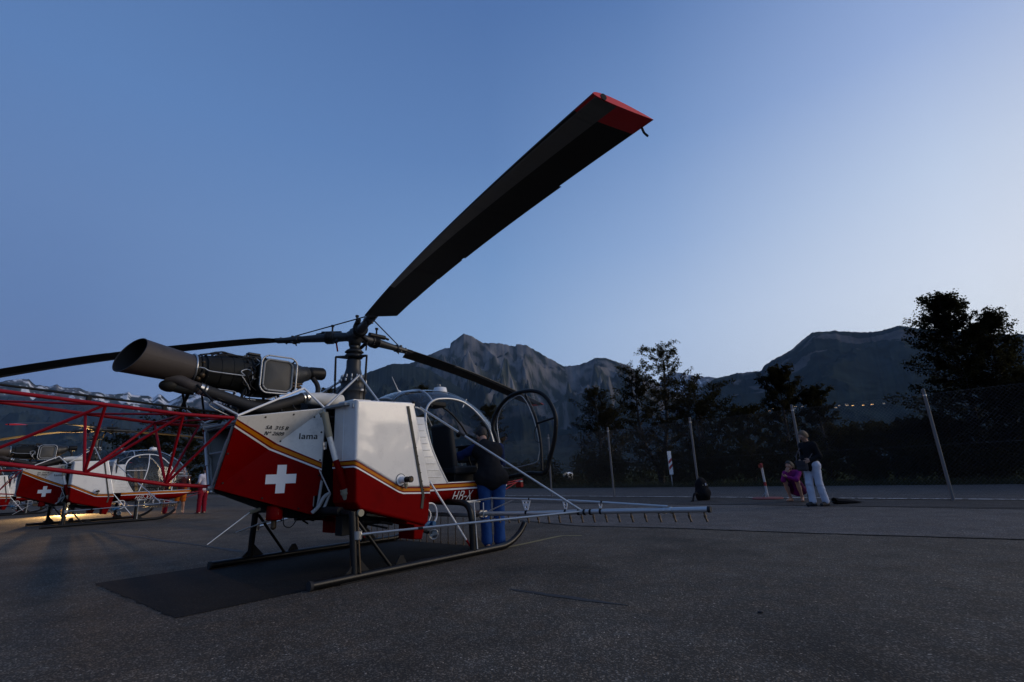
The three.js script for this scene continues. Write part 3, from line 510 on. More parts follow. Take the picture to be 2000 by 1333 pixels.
  const cross = [[-0.043, 0.151], [0.043, 0.151], [0.043, 0.05], [0.142, 0.05], [0.142, -0.05], [0.043, -0.05], [0.043, -0.151], [-0.043, -0.151], [-0.043, -0.05], [-0.142, -0.05], [-0.142, 0.05], [-0.043, 0.05]].map(([x, y]) => [x - 1.048, y + 1.035]);
  for (const s of [1, -1]) {
    const fl = s > 0 ? (g) => g : mir;
    const sp = P('side_panel', fl(onPanel(panelUp, -0.02, 0)), mats.white);
    P('lower_skin', fl(onPanel(panelLow, -0.02, 0)), mats.red, sp);
    stripes.forEach(([n, m, a, b], i) => P(n, fl(band(a, b, 0.0005, 0.0032 + i * 0.0002)), mats[m], sp));
    P('cross_emblem', fl(onPanel(cross, 0.0005, 0.0025)), mats.stripeWhite, sp);
    for (const [x, y] of screws) P('fastener', fl(rod([x, y, panelZ(x, y) - 0.002], [x, y, panelZ(x, y) + 0.006], 0.011, 0.009, 10)), mats.dark, sp);
    P('slot', fl(onPanel([[-0.715, 1.72], [-0.695, 1.72], [-0.695, 1.785], [-0.715, 1.785]], 0.0008, 0.003)), mats.print, sp);
    P('inner_lining', fl(onPanel([[-1.615, 1.645], [-0.70, 1.80], [-0.70, 0.72], [-1.61, 1.0]], -0.032, -0.024)), mats.greyFrame, sp);
    P('panel_edge', fl([rod([-1.625, 1.664, 0.455], [-0.672, 1.826, 0.485], 0.010), rod([-0.662, 1.82, 0.487], [-0.648, 0.85, 0.462], 0.010)]), mats.alu, sp);
    P('frame_post', fl(rod([-1.595, 0.985, 0.055], [-1.59, 1.63, 0.42], 0.018)), mats.greyFrame);
    P('frame_diagonal', fl(rod([-1.595, 0.99, 0.05], [-1.30, 1.66, 0.38], 0.014)), mats.greyFrame);
    P('hydraulic_strut', fl([rod([-1.63, 1.0, 0.05], [-1.62, 1.58, 0.37], 0.014), rod([-1.628, 1.2, 0.16], [-1.622, 1.45, 0.30], 0.021)]), mats.alu);
  }
  if (o.marks) {
    const flat = (g) => bend(g, zUp);
    P('lettering', [flat(lettering('SA  315 B', fontBold, 0.038, -1.303, 1.563, 0.0025, 0.18, 1.16)), flat(lettering('N° 2609', fontBold, 0.038, -1.300, 1.503, 0.0025, 0.18, 1.16))], mats.print);
    P('lettering', bend(lettering('lama', fontBold, 0.062, -0.918, 1.468, 0.0025, 0, 0.94), zLow), mats.print);
  }
  P('frame_crossbar', [rod([-1.595, 1.33, -0.25], [-1.595, 1.33, 0.25], 0.012), rod([-1.59, 1.63, -0.44], [-1.59, 1.63, 0.44], 0.018)], mats.greyFrame);
  P('centre_core', slab([[-0.95, 0.80], [-0.70, 0.68], [0.45, 0.66], [0.45, 1.62], [-0.65, 1.70], [-0.95, 1.66]], -0.30, 0.30, 0.01), mats.dark);
  P('belly_skin', gridSurface(16, 6, (t, v) => { const a = lerp(-1.62, 0.74, t), k = clamp((a + 1.62) / 0.9), w = lerp(0.085, 0.445, k), y = lerp(0.945, 0.622, k) - 0.03 * Math.sin(v * Math.PI) * (0.3 + k); return [a, y, (v * 2 - 1) * w]; }), mats.dark);
  P('engine_deck', slab([[-1.60, 1.60], [-0.66, 1.755], [0.45, 1.75], [0.45, 1.73], [-0.66, 1.735], [-1.60, 1.58]], -0.43, 0.43), mats.dark);
  P('firewall', slab([[0.45, 0.60], [0.52, 0.60], [0.52, 1.98], [0.45, 1.90]], -0.62, 0.62, 0.01), mats.whiteFlat);
  P('cargo_hook_housing', [lathe([[0.001, 0], [0.075, 0], [0.085, 0.1], [0.085, 1], [0.001, 1]], [-1.03, 0.60, 0.22], [-1.03, 0.76, 0.22], 20)], mats.red);
  P('drain', [rod([-1.03, 0.53, 0.22], [-1.03, 0.60, 0.22], 0.028), ball([-1.03, 0.53, 0.22], 0.03)], mats.brass);
  P('whip_aerial', rod([-1.20, 0.70, 0.02], [-1.60, 0.41, 0.02], 0.007, 0.004), mats.stripeWhite);
  P('aerial_bracket', rod([-1.10, 0.72, 0.02], [-1.21, 0.69, 0.02], 0.02), mats.khaki);
  P('drain_hose', pipe([[-0.92, 0.62, 0.2], [-0.90, 0.53, 0.2], [-0.82, 0.51, 0.2], [-0.75, 0.60, 0.2]], 0.006, 16, 5), mats.rubber);
  P('control_rod', rod([-1.20, 0.47, -0.3], [-0.72, 0.60, -0.3], 0.008), mats.alu);
  // ---- engine
  const eng = P('engine_casing', lathe([[0.001, 0], [0.15, 0], [0.165, 0.02], [0.165, 0.10], [0.150, 0.12], [0.152, 0.20], [0.168, 0.23], [0.192, 0.50], [0.200, 0.80], [0.205, 0.97], [0.16, 1], [0.001, 1]], [-1.98, 2.20, 0], [-1.36, 2.205, 0], 36), mats.casing);
  for (const x of [-1.955, -1.90, -1.845, -1.40]) P('clamp_ring', new THREE.TorusGeometry(x < -1.5 ? 0.166 : 0.208, 0.010, 8, 40).rotateY(Math.PI / 2).translate(x, 2.20, 0), x === -1.955 ? mats.steel : mats.dark, eng);
  { // exhaust: flared pipe swung out to starboard, oblique open end
    const A = [-1.97, 2.20, 0], B = [-2.548, 2.222, 0.225], ax = [-0.932, 0.03, 0.362], e2 = [0.362, 0, 0.932];
    const at = (t, a, r) => { const k = 0.075 * t * t * Math.sin(a); return [lerp(A[0], B[0], t) + e2[0] * r * Math.cos(a) - ax[0] * k, lerp(A[1], B[1], t) + r * Math.sin(a), lerp(A[2], B[2], t) + e2[2] * r * Math.cos(a) - ax[2] * k]; };
    const e = P('exhaust_pipe', gridSurface(18, 44, (t, v) => at(t, v * Math.PI * 2, 0.156 + 0.022 * t)), mats.exhaust);
    P('exhaust_bore', gridSurface(12, 44, (t, v) => at(lerp(0.998, 0.10, t), v * Math.PI * 2, 0.174 - 0.022 * t)), mats.soot, e);
    P('turbine_disc', rod(at(0.10, 0, 0), at(0.08, 0, 0), 0.150, 0.150, 28), mats.soot, e);
    P('exhaust_rim', pipe(Array.from({ length: 44 }, (_, i) => at(1, i / 44 * Math.PI * 2, 0.1765)), 0.005, 90, 6, true), mats.exhaust, e);
  }
  P('bleed_duct', [pipe([[-2.20, 2.06, 0.10], [-2.10, 2.045, 0.14], [-2.0, 2.0, 0.16], [-1.90, 1.975, 0.16]], 0.058, 20, 14)], mats.exhaust);
  P('duct_elbow', [ball([-2.16, 1.985, 0.10], 0.075, 1.25, 0.85, 1, 16), pipe([[-2.17, 1.99, 0.1], [-2.05, 1.96, 0.13], [-1.95, 1.955, 0.15]], 0.052, 14, 12)], mats.casing);
  P('hose_clamp', [rod([-1.915, 1.978, 0.16], [-1.885, 1.968, 0.16], 0.064, 0.064, 18), rod([-1.865, 1.963, 0.16], [-1.85, 1.958, 0.16], 0.064, 0.064, 18)], mats.steel);
  P('intake_hose', pipe([[-1.88, 1.968, 0.16], [-1.72, 1.925, 0.16], [-1.58, 1.885, 0.17], [-1.42, 1.835, 0.20], [-1.30, 1.815, 0.22], [-1.18, 1.835, 0.22], [-0.98, 1.905, 0.20], [-0.78, 1.985, 0.17]], 0.060, 60, 16), mats.hose);
  P('hose_clamp', [rod([-0.80, 1.978, 0.172], [-0.785, 1.983, 0.17], 0.067, 0.067, 18), rod([-0.755, 1.99, 0.165], [-0.72, 2.0, 0.16], 0.066, 0.066, 18)], mats.steel);
  P('air_cleaner', lathe([[0.001, 0], [0.062, 0], [0.072, 0.1], [0.085, 0.36], [0.088, 0.4], [0.085, 0.43], [0.083, 0.70], [0.088, 0.73], [0.083, 0.77], [0.075, 1], [0.001, 1]], [-0.73, 1.985, 0.15], [-0.24, 2.005, 0.13], 28), mats.netWhite);
  { // square air intake, grid frame and dished screen
    const rrect = (w, hh, r, n = 8) => { const q = []; for (const [cx, cy, a0] of [[w - r, hh - r, 0], [r - w, hh - r, 90], [r - w, r - hh, 180], [w - r, r - hh, 270]]) for (let i = 0; i <= n; i++) { const a = (a0 + 90 * i / n) * Math.PI / 180; q.push([cx + r * Math.cos(a), cy + r * Math.sin(a)]); } return q; };
    const C = [-1.165, 2.195], outline = rrect(0.205, 0.215, 0.09).map(([x, y]) => [C[0] + x, C[1] + y + 0.02 * x]), inner = rrect(0.165, 0.178, 0.07).map(([x, y]) => [C[0] + x + 0.01, C[1] + y]);
    const bx = P('air_intake', slab(outline.map(([x, y]) => [C[0] + (x - C[0]) * 0.93, C[1] + (y - C[1]) * 0.93]), -0.20, 0.24, 0.02), mats.casing);
    P('intake_screen', gridSurface(14, 32, (t, v) => { const k = Math.floor(v * 31.999) % 32, i = (v * inner.length) % inner.length, a = inner[Math.floor(i) % inner.length], b = inner[(Math.floor(i) + 1) % inner.length], f = i - Math.floor(i), x = lerp(a[0], b[0], f), y = lerp(a[1], b[1], f); return [lerp(C[0] + 0.01, x, t), lerp(C[1], y, t), 0.262 + 0.035 * (1 - t * t)]; }), mats.screen, bx);
    P('intake_frame', pipe(outline.map(([x, y]) => [x, y, 0.315]), 0.010, 120, 8, true), mats.alu, bx);
    P('intake_frame', pipe(inner.map(([x, y]) => [x, y, 0.272]), 0.012, 120, 8, true), mats.greyFrame, bx);
    for (const i of [4, 13, 22, 31]) P('frame_lug', rod([outline[i][0], outline[i][1], 0.315], [inner[i][0], inner[i][1], 0.27], 0.009), mats.dark, bx);
  }
  P('reduction_gear', lathe([[0.001, 0], [0.19, 0], [0.19, 0.25], [0.15, 0.5], [0.10, 0.8], [0.09, 1], [0.001, 1]], [-0.98, 2.24, 0], [-0.66, 2.33, 0], 28), mats.gear);
  P('starter_generator', [lathe([[0.001, 0], [0.05, 0], [0.075, 0.02], [0.082, 0.2], [0.082, 0.9], [0.070, 1], [0.001, 1]], [-0.66, 2.335, 0], [-0.44, 2.35, 0], 24)], mats.black);
  P('starter_collar', rod([-0.70, 2.335, 0], [-0.655, 2.338, 0], 0.062, 0.062, 24), mats.steel);
  P('starter_duct', pipe([[-0.62, 2.27, 0.06], [-0.56, 2.18, 0.08], [-0.56, 2.08, 0.10], [-0.62, 2.0, 0.12]], 0.030, 20, 10), mats.rubber);
  P('gold_valve', [rod([-0.93, 2.15, 0.16], [-0.80, 2.15, 0.16], 0.012), rod([-0.93, 2.11, 0.17], [-0.82, 2.11, 0.17], 0.018), rod([-0.85, 2.15, 0.16], [-0.85, 2.06, 0.17], 0.010)], mats.brass);
  P('fuel_pipe', pipe([[-1.95, 2.19, 0.20], [-1.90, 2.185, 0.21], [-1.86, 2.165, 0.215], [-1.75, 2.158, 0.22], [-1.50, 2.155, 0.225]], 0.007, 30, 6), mats.alu);
  P('fuel_pipe', pipe([[-1.50, 2.155, 0.23], [-1.54, 2.20, 0.22], [-1.47, 2.235, 0.21], [-1.43, 2.20, 0.24], [-1.42, 2.12, 0.24]], 0.006, 30, 6), mats.alu);
  P('fuel_pipe', pipe([[-1.53, 2.15, 0.225], [-1.46, 2.06, 0.22], [-1.42, 2.01, 0.20]], 0.006, 20, 6), mats.alu);
  P('fuel_pipe', pipe([[-1.78, 1.99, 0.16], [-1.62, 1.98, 0.18], [-1.56, 1.965, 0.19], [-1.56, 1.91, 0.19], [-1.35, 1.90, 0.2]], 0.006, 30, 6), mats.alu);
  seed = o.seed ?? 900;                               // harness and small pipes along the top of the engine
  for (let i = 0; i < 9; i++) { const x0 = rr(-1.9, -1.5), x1 = x0 + rr(0.25, 0.5), z = rr(-0.12, 0.14), y = 2.40 - z * z; P('harness', pipe([[x0, y - 0.03, z], [lerp(x0, x1, 0.3), y + rr(0, 0.035), z + rr(-0.03, 0.03)], [lerp(x0, x1, 0.7), y + rr(0, 0.035), z + rr(-0.03, 0.03)], [x1, y - 0.02, z]], rr(0.005, 0.011), 20, 5), i % 3 ? mats.rubber : mats.gear, eng); }
  for (let i = 0; i < 16; i++) { const a = rr(-0.3, 1.9), x = rr(-1.46, -1.30), r = 0.21; P('fitting', [rod([x, 2.2 + r * Math.sin(a), r * Math.cos(a)], [x + rr(-0.03, 0.03), 2.2 + (r + 0.035) * Math.sin(a), (r + 0.035) * Math.cos(a)], rr(0.008, 0.02), rr(0.006, 0.014), 8)], i % 4 ? mats.gear : mats.steel, eng); }
  for (let i = 0; i < 22; i++) { // plumbing in the gap between the casing and the intake, and under the engine
    const under = i > 11, x = under ? rr(-1.75, -0.75) : rr(-1.47, -1.34), y = under ? rr(1.84, 1.97) : rr(2.05, 2.40), z = under ? rr(-0.1, 0.26) : rr(0.10, 0.26), L = rr(0.08, 0.2);
    P('pipe', pipe([[x, y, z], [x + rr(-0.05, 0.05), y - L * 0.4, z + rr(0, 0.05)], [x + (under ? L : rr(-0.05, 0.08)), y - L * rr(0.5, 1), z + rr(-0.03, 0.04)]], rr(0.004, 0.011), 14, 5), i % 5 === 0 ? mats.alu : i % 3 ? mats.black : mats.gear, eng);
  }
  for (let i = 0; i < 12; i++) { const a = i / 12 * 6.283; P('casing_bolt', ball([-1.84, 2.2 + 0.172 * Math.sin(a), 0.172 * Math.cos(a)], 0.008, 1, 1, 1, 6), mats.gear, eng); }
  for (const x of [-1.72, -1.60, -1.50]) P('casing_band', new THREE.TorusGeometry(table([[-1.84, 0.168], [-1.67, 0.192], [-1.48, 0.200], [-1.38, 0.205]], x) + 0.001, 0.003, 6, 40).rotateY(Math.PI / 2).translate(x, 2.202, 0), mats.black, eng);
  P('governor', [rod([-1.40, 2.40, 0.05], [-1.28, 2.42, 0.05], 0.035, 0.03, 14), box([-1.36, 2.455, 0.04], [0.14, 0.03, 0.08], 0.01), rod([-1.44, 2.36, 0.1], [-1.44, 2.30, 0.16], 0.022)], mats.gear, eng);
  P('burner_boss', ball([-1.90, 2.26, 0.155], 0.018), mats.brass, eng);
  P('burner_boss', [ball([-1.90, 2.12, 0.16], 0.03), ball([-1.93, 2.08, 0.15], 0.025)], mats.brass, eng);
  P('engine_cradle', [rod([-1.55, 1.66, 0.2], [-1.45, 2.02, 0.12], 0.016), rod([-1.55, 1.66, -0.2], [-1.45, 2.02, -0.12], 0.016), rod([-1.05, 1.72, 0.25], [-1.1, 2.0, 0.18], 0.016), rod([-1.05, 1.72, -0.25], [-1.1, 2.0, -0.18], 0.016), box([-1.2, 1.86, -0.05], [0.5, 0.16, 0.3], 0.03), box([-0.85, 1.86, -0.12], [0.3, 0.2, 0.24], 0.03), rod([-1.5, 1.78, -0.1], [-0.6, 1.84, -0.1], 0.05)], mats.dark);
  P('oil_tank', [rod([-0.55, 1.9, -0.24], [-0.15, 1.9, -0.24], 0.11, 0.11, 20), rod([-0.45, 2.02, 0.0], [-0.2, 2.06, -0.06], 0.05)], mats.dark);
  for (const s of [1, -1]) {
    P('engine_strut', rod([-1.635, 1.675, 0.49 * s], [-0.88, 2.065, 0.36 * s], 0.0125), mats.stripeWhite);
    P('engine_strut', rod([-0.88, 2.065, 0.36 * s], [-0.675, 1.835, 0.49 * s], 0.0125), mats.stripeWhite);
    P('engine_strut', rod([-1.84, 1.812, 0.38 * s], [-1.62, 1.69, 0.46 * s], 0.014), mats.alu);
    P('engine_strut', rod([-1.84, 1.82, 0.38 * s], [-1.95, 2.0, 0.22 * s], 0.012), mats.dark);
    P('gearbox_strut', rod([-0.655, 1.845, 0.49 * s], [-0.03, 2.362, 0.19 * s], 0.0155), mats.alu);
    P('gearbox_strut', rod([-0.03, 2.362, 0.19 * s], [0.12, 1.96, 0.47 * s], 0.0155), mats.alu);
  }
  P('exhaust_support', [rod([-1.865, 2.03, -0.25], [-1.885, 1.79, -0.42], 0.022, 0.014), rod([-1.76, 2.0, -0.22], [-1.63, 1.75, -0.42], 0.011)], mats.dark);
  // ---- rotor mast
  P('main_gearbox', lathe([[0.001, 0], [0.20, 0], [0.215, 0.10], [0.19, 0.16], [0.185, 0.22], [0.20, 0.23], [0.20, 0.27], [0.175, 0.29], [0.172, 0.40], [0.190, 0.42], [0.190, 0.47], [0.160, 0.50], [0.155, 0.58], [0.168, 0.60], [0.165, 0.66], [0.120, 0.74], [0.098, 0.84], [0.098, 0.97], [0.085, 1], [0.001, 1]], [0, 1.80, 0], [0, 2.62, 0], 40), mats.gear);
  for (let i = 0; i < 14; i++) { const a = i / 14 * 6.283; P('gearbox_bolt', [rod([0.176 * Math.cos(a), 2.29, 0.176 * Math.sin(a)], [0.176 * Math.cos(a), 2.325, 0.176 * Math.sin(a)], 0.012, 0.012, 8), rod([0.158 * Math.cos(a), 2.345, 0.158 * Math.sin(a)], [0.15 * Math.cos(a), 2.385, 0.15 * Math.sin(a)], 0.010, 0.010, 8)], mats.alu); }
  P('data_plate', box([0.04, 2.17, 0.187], [0.07, 0.028, 0.006], 0.002), mats.stripeWhite);
  P('oil_cooler_ring', new THREE.TorusGeometry(0.17, 0.035, 10, 40).rotateX(Math.PI / 2).translate(0.03, 1.93, 0.02), mats.rubber);
  P('gearbox_accessory', [ball([-0.24, 2.0, 0.08], 0.075, 1.2, 0.8, 1), rod([-0.20, 2.02, 0.1], [-0.36, 1.99, 0.12], 0.03), rod([-0.18, 2.06, 0.05], [-0.3, 2.10, 0.02], 0.025)], mats.black);
  P('mast', rod([0, 2.6, 0], [0, 2.98, 0], 0.052, 0.048, 20), mats.gear);
  const sw = P('swashplate', [lathe([[0.001, 0], [0.11, 0], [0.125, 0.3], [0.125, 0.6], [0.10, 1], [0.001, 1]], [0, 2.635, 0], [0, 2.70, 0], 30), lathe([[0.001, 0], [0.09, 0], [0.13, 0.4], [0.10, 1], [0.001, 1]], [0, 2.70, 0], [0, 2.755, 0], 30)], mats.gear);
  for (const [a, y] of [[200, 2.635], [320, 2.66], [80, 2.64]]) { const c = Math.cos(a / 57.3), s = Math.sin(a / 57.3); P('control_arm', [rod([0.08 * c, y + 0.01, 0.08 * s], [0.25 * c, y, 0.25 * s], 0.030, 0.014)], mats.gear, sw); P('control_rod', [rod([0.245 * c, y, 0.245 * s], [0.235 * c, 2.30, 0.235 * s], 0.013, 0.016), rod([0.235 * c, 2.30, 0.235 * s], [0.22 * c, 1.85, 0.22 * s], 0.012)], mats.black, sw); }
  const H = 2.955, DROOP = 0.42, RAD = 5.51, droop = (r) => H - DROOP * (r / RAD) ** 2;
  P('rotor_hub', [lathe([[0.001, 0], [0.08, 0], [0.085, 0.2], [0.115, 0.35], [0.13, 0.5], [0.12, 0.72], [0.085, 0.82], [0.075, 0.92], [0.045, 1], [0.001, 1]], [0, 2.82, 0], [0, 3.075, 0], 28), lathe([[0.001, 0], [0.075, 0], [0.065, 0.5], [0.075, 0.7], [0.06, 1], [0.001, 1]], [0, 2.75, 0], [0, 2.83, 0], 24)], mats.gear);
  const ARM = [['yellow', -120], ['black', 0], ['stripeRed', 120]];
  const tips = [];
  [0, 1, 2].forEach((k) => {
    const b = o.az + k * 2 * Math.PI / 3, rot = (g) => { const q = merge(g); q.rotateY(-b); return q; };
    const ycone = (r) => droop(r);
    P('rotor_arm', rot([rod([0.06, H + 0.0, 0], [0.30, ycone(0.3), 0], 0.060, 0.070, 18), rod([0.29, ycone(0.29), 0], [0.42, ycone(0.42), 0], 0.085, 0.080, 20), rod([0.42, ycone(0.42), 0], [0.80, ycone(0.8), 0], 0.062, 0.045, 18), rod([0.80, ycone(0.8), 0], [1.02, ycone(1.02), 0], 0.060, 0.040, 12)]), mats.gear);
    P('arm_rings', rot([0.32, 0.345, 0.37, 0.395].map((r) => new THREE.TorusGeometry(0.087, 0.007, 8, 28).rotateY(Math.PI / 2).translate(r, ycone(r), 0))), mats.black);
    P('blade_cuff', rot([box([0.97, ycone(0.97), 0], [0.34, 0.055, 0.13], 0.02), rod([0.88, ycone(0.9) - 0.05, 0.03], [0.88, ycone(0.9) + 0.06, 0.03], 0.022), rod([0.88, ycone(0.9) - 0.05, -0.03], [0.88, ycone(0.9) + 0.05, -0.03], 0.022), rod([0.99, ycone(0.99) - 0.045, 0.03], [0.99, ycone(0.99) + 0.045, 0.03], 0.013), rod([1.05, ycone(1.05) - 0.04, -0.03], [1.05, ycone(1.05) + 0.04, -0.03], 0.013), rod([0.86, ycone(0.86), 0], [0.84, ycone(0.86) - 0.085, 0.02], 0.018, 0.008)]), mats.gear);
    P('drag_damper', rot([rod([0.22, H + 0.07, 0.045], [0.50, ycone(0.5) + 0.085, 0.06], 0.034, 0.034, 14), rod([0.50, ycone(0.5) + 0.085, 0.06], [0.58, ycone(0.58) + 0.075, 0.06], 0.018), rod([0.35, H + 0.09, 0.05], [0.35, H + 0.185, 0.05], 0.013), rod([0.35, H + 0.175, 0.05], [0.35, H + 0.20, 0.05], 0.024)]), mats.black);
    P('pitch_horn', rot([rod([0.24, H - 0.02, 0], [0.22, H - 0.10, -0.12], 0.025), ball([0.22, H - 0.10, -0.12], 0.026)]), mats.black);
    P('pitch_link', rot([rod([0.22, H - 0.09, -0.12], [0.19, 2.715, -0.12], 0.011)]), mats[['black', 'stripeRed', 'yellow'][k]]);
    // blade: lofted aerofoil, red tip, metal leading-edge strip widened and lightened for caught light
    const foil = (c) => { const pts = []; const n = 14; for (let i = 0; i <= n; i++) { const x = 1 - (1 - Math.cos(Math.PI * i / n)) / 2; pts.push([x, 0.30 * (0.2969 * Math.sqrt(x) - 0.126 * x - 0.3516 * x * x + 0.2843 * x ** 3 - 0.1015 * x ** 4) * 2.0]); } for (let i = n - 1; i >= 1; i--) { const q = pts[i]; pts.push([q[0], -q[1] * 0.55]); } return pts.map(([x, y]) => [0.0875 - x * c, y * c]); };
    const loft = (r0, r1, n, cut) => gridSurface(n, 28, (t, v) => { const F = foil(0.35), q = F[Math.round(v * 28) % 28], chord = (0.0875 - q[0]) / 0.35; let r = lerp(r0, r1, t); if (cut) r = Math.max(r, 1.0 + 0.22 * chord * (1 - t * 4 > 0 ? 1 : 1)); const tw = (0.06 * (1 - r / RAD) + 0.02); return [r, droop(r) + q[1] + q[0] * tw, q[0]]; });
    const bl = P('rotor_blade', rot(loft(1.0, 5.375, 60, true)), mats.blade);
    P('blade_tip', rot([loft(5.375, 5.51, 3, false), (() => { const F = foil(0.35).map(([z, y]) => [z, y]), g = slab(F.map(([z, y]) => [z, y + z * 0.02]), -0.001, 0.001); g.rotateY(-Math.PI / 2); g.translate(RAD, droop(RAD), 0); const p = g.attributes.position; return g; })()]), mats.tipRed, bl);
    P('tip_recess', rot(rod([RAD - 0.002, droop(RAD) + 0.004, 0.03], [RAD + 0.003, droop(RAD) + 0.004, 0.03], 0.016, 0.016, 16)), mats.soot, bl);
    P('leading_edge_light_strip', rot(gridSurface(40, 10, (t, v) => { const r = lerp(2.2, 5.505, t), wdt = 0.05 + 0.085 * t, s = v * 2 - 1, x = Math.abs(s) * wdt / 0.35, th = 0.30 * (0.2969 * Math.sqrt(x) - 0.126 * x - 0.3516 * x * x + 0.2843 * x ** 3) * 2 * 0.35, z = 0.0875 - x * 0.35; return [r, droop(r) + (s > 0 ? th + 0.0012 : -th * 0.55 - 0.0012) + z * (0.06 * (1 - r / RAD) + 0.02), z + 0.0012]; })), mats.bladeEdgeLit, bl);
    for (const [r0, r1, w] of [[1.9, 2.62, 0.008], [2.66, 3.25, 0.012], [3.30, 4.75, 0.018]]) P('trim_tab', rot(gridSurface(16, 1, (t, v) => { const r = lerp(r0, r1, t), z = -0.258 - v * w; return [r, droop(r) + z * (0.06 * (1 - r / RAD) + 0.02) - 0.001, z]; })), mats.blade, bl);
    P('tip_tie', rot(pipe([[5.44, droop(5.44) - 0.005, -0.255], [5.43, droop(5.44) - 0.015, -0.275], [5.44, droop(5.44) - 0.035, -0.27], [5.45, droop(5.44) - 0.055, -0.278]], 0.006, 14, 6)), mats.rubber, bl);
    tips.push(b);
  });
  for (let k = 0; k < 3; k++) { const b0 = tips[k], b1 = tips[(k + 1) % 3], r = 0.86, y = droop(r) + 0.055; P('blade_cable', rod([r * Math.cos(b0), y, r * Math.sin(b0)], [r * Math.cos(b1), y, r * Math.sin(b1)], 0.0085, 0.0085, 6), mats.black); }
  // ---- tail lattice
  const top0 = [[-1.66, 1.655], [-2.10, 1.665], [-2.69, 1.715], [-3.36, 1.775], [-4.15, 1.84], [-5.1, 1.92], [-6.2, 2.01]], half = [0.47, 0.43, 0.375, 0.32, 0.25, 0.18, 0.10], botm = [[-1.62, 0.98], [-2.04, 1.02], [-2.68, 1.14], [-3.40, 1.26], [-4.2, 1.40], [-5.1, 1.56], [-6.2, 1.78]];
  const tr = (a, b, r) => P('truss_tube', rod(a, b, r, r, 10), mats.truss);
  for (const s of [1, -1]) for (let i = 0; i < 6; i++) {
    tr([...top0[i], half[i] * s], [...top0[i + 1], half[i + 1] * s], 0.0165);
    tr([...botm[i + 1], 0], [...top0[i], half[i] * s], 0.0125);
    tr([...botm[i + 1], 0], [...top0[i + 1], half[i + 1] * s], 0.0125);
  }
  for (let i = 0; i < 6; i++) { tr([...botm[i], 0], [...botm[i + 1], 0], 0.0185); tr([...top0[i], half[i]], [...top0[i + 1], -half[i + 1]], 0.010); tr([...top0[i + 1], half[i + 1]], [...top0[i + 1], -half[i + 1]], 0.010); }
  P('boom_fitting', [rod([-1.66, 0.965, 0], [-1.56, 0.985, 0], 0.028, 0.03), ball([-1.61, 0.93, 0.01], 0.022, 1.5, 1, 1)], mats.alu);
  P('tail_drive_shaft', [rod([-1.4, 1.747, 0], [-6.2, 2.06, 0], 0.011), ...[-2.15, -2.75, -3.4, -4.2, -5.1].map((x) => box([x, 1.72 + (-1.4 - x) * 0.065, 0], [0.04, 0.06, 0.04], 0.01))], mats.dark);
  P('tail_gearbox', [box([-6.3, 2.02, 0], [0.26, 0.2, 0.16], 0.05), rod([-6.3, 2.04, 0], [-6.3, 2.04, 0.3], 0.03)], mats.gear);
  const trr = P('tail_rotor', [0, 1, 2].map((k) => { const g = box([0.5, 0, 0], [0.82, 0.14, 0.014], 0.006); g.rotateZ(0.5 + k * 2.094); g.translate(-6.3, 2.04, 0.3); return g; }), mats.dark);
  P('tail_guard', pipe([[-5.7, 1.72, 0], [-6.1, 1.35, 0], [-6.6, 1.15, 0], [-7.0, 1.25, 0], [-7.05, 1.6, 0]], 0.02, 30, 8), mats.truss, trr);
  P('stabiliser', box([-5.0, 1.78, 0], [0.28, 0.02, 1.3], 0.008), mats.red);
  // ---- spray hoppers
  const side = [[-0.605, 1.87], [0.215, 1.91], [0.265, 1.75], [0.505, 0.88], [0.505, 0.79], [0.475, 0.47], [0.42, 0.43], [0.10, 0.52], [-0.30, 0.625], [-0.50, 0.685], [-0.56, 0.76], [-0.588, 1.20]];
  const cutTop = [[-0.592, 1.203], [0.015, 0.905], [0.080, 0.888], [0.505, 0.872]];
  const upper = [[-0.605, 1.87], [0.19, 1.908], [0.222, 1.89], [0.265, 1.75], [0.505, 0.874], ...cutTop.slice(1, 3).reverse(), [-0.588, 1.205]];
  const lower = [[-0.588, 1.2035], [0.015, 0.9035], [0.080, 0.8865], [0.505, 0.8725], [0.505, 0.79], [0.475, 0.47], [0.42, 0.43], [0.10, 0.52], [-0.30, 0.625], [-0.50, 0.685], [-0.565, 0.76]];
  const hs = [['stripeRed', 0, 0.013], ['orange', 0.013, 0.045], ['stripeRed', 0.045, 0.060], ['stripeWhite', 0.060, 0.077]];
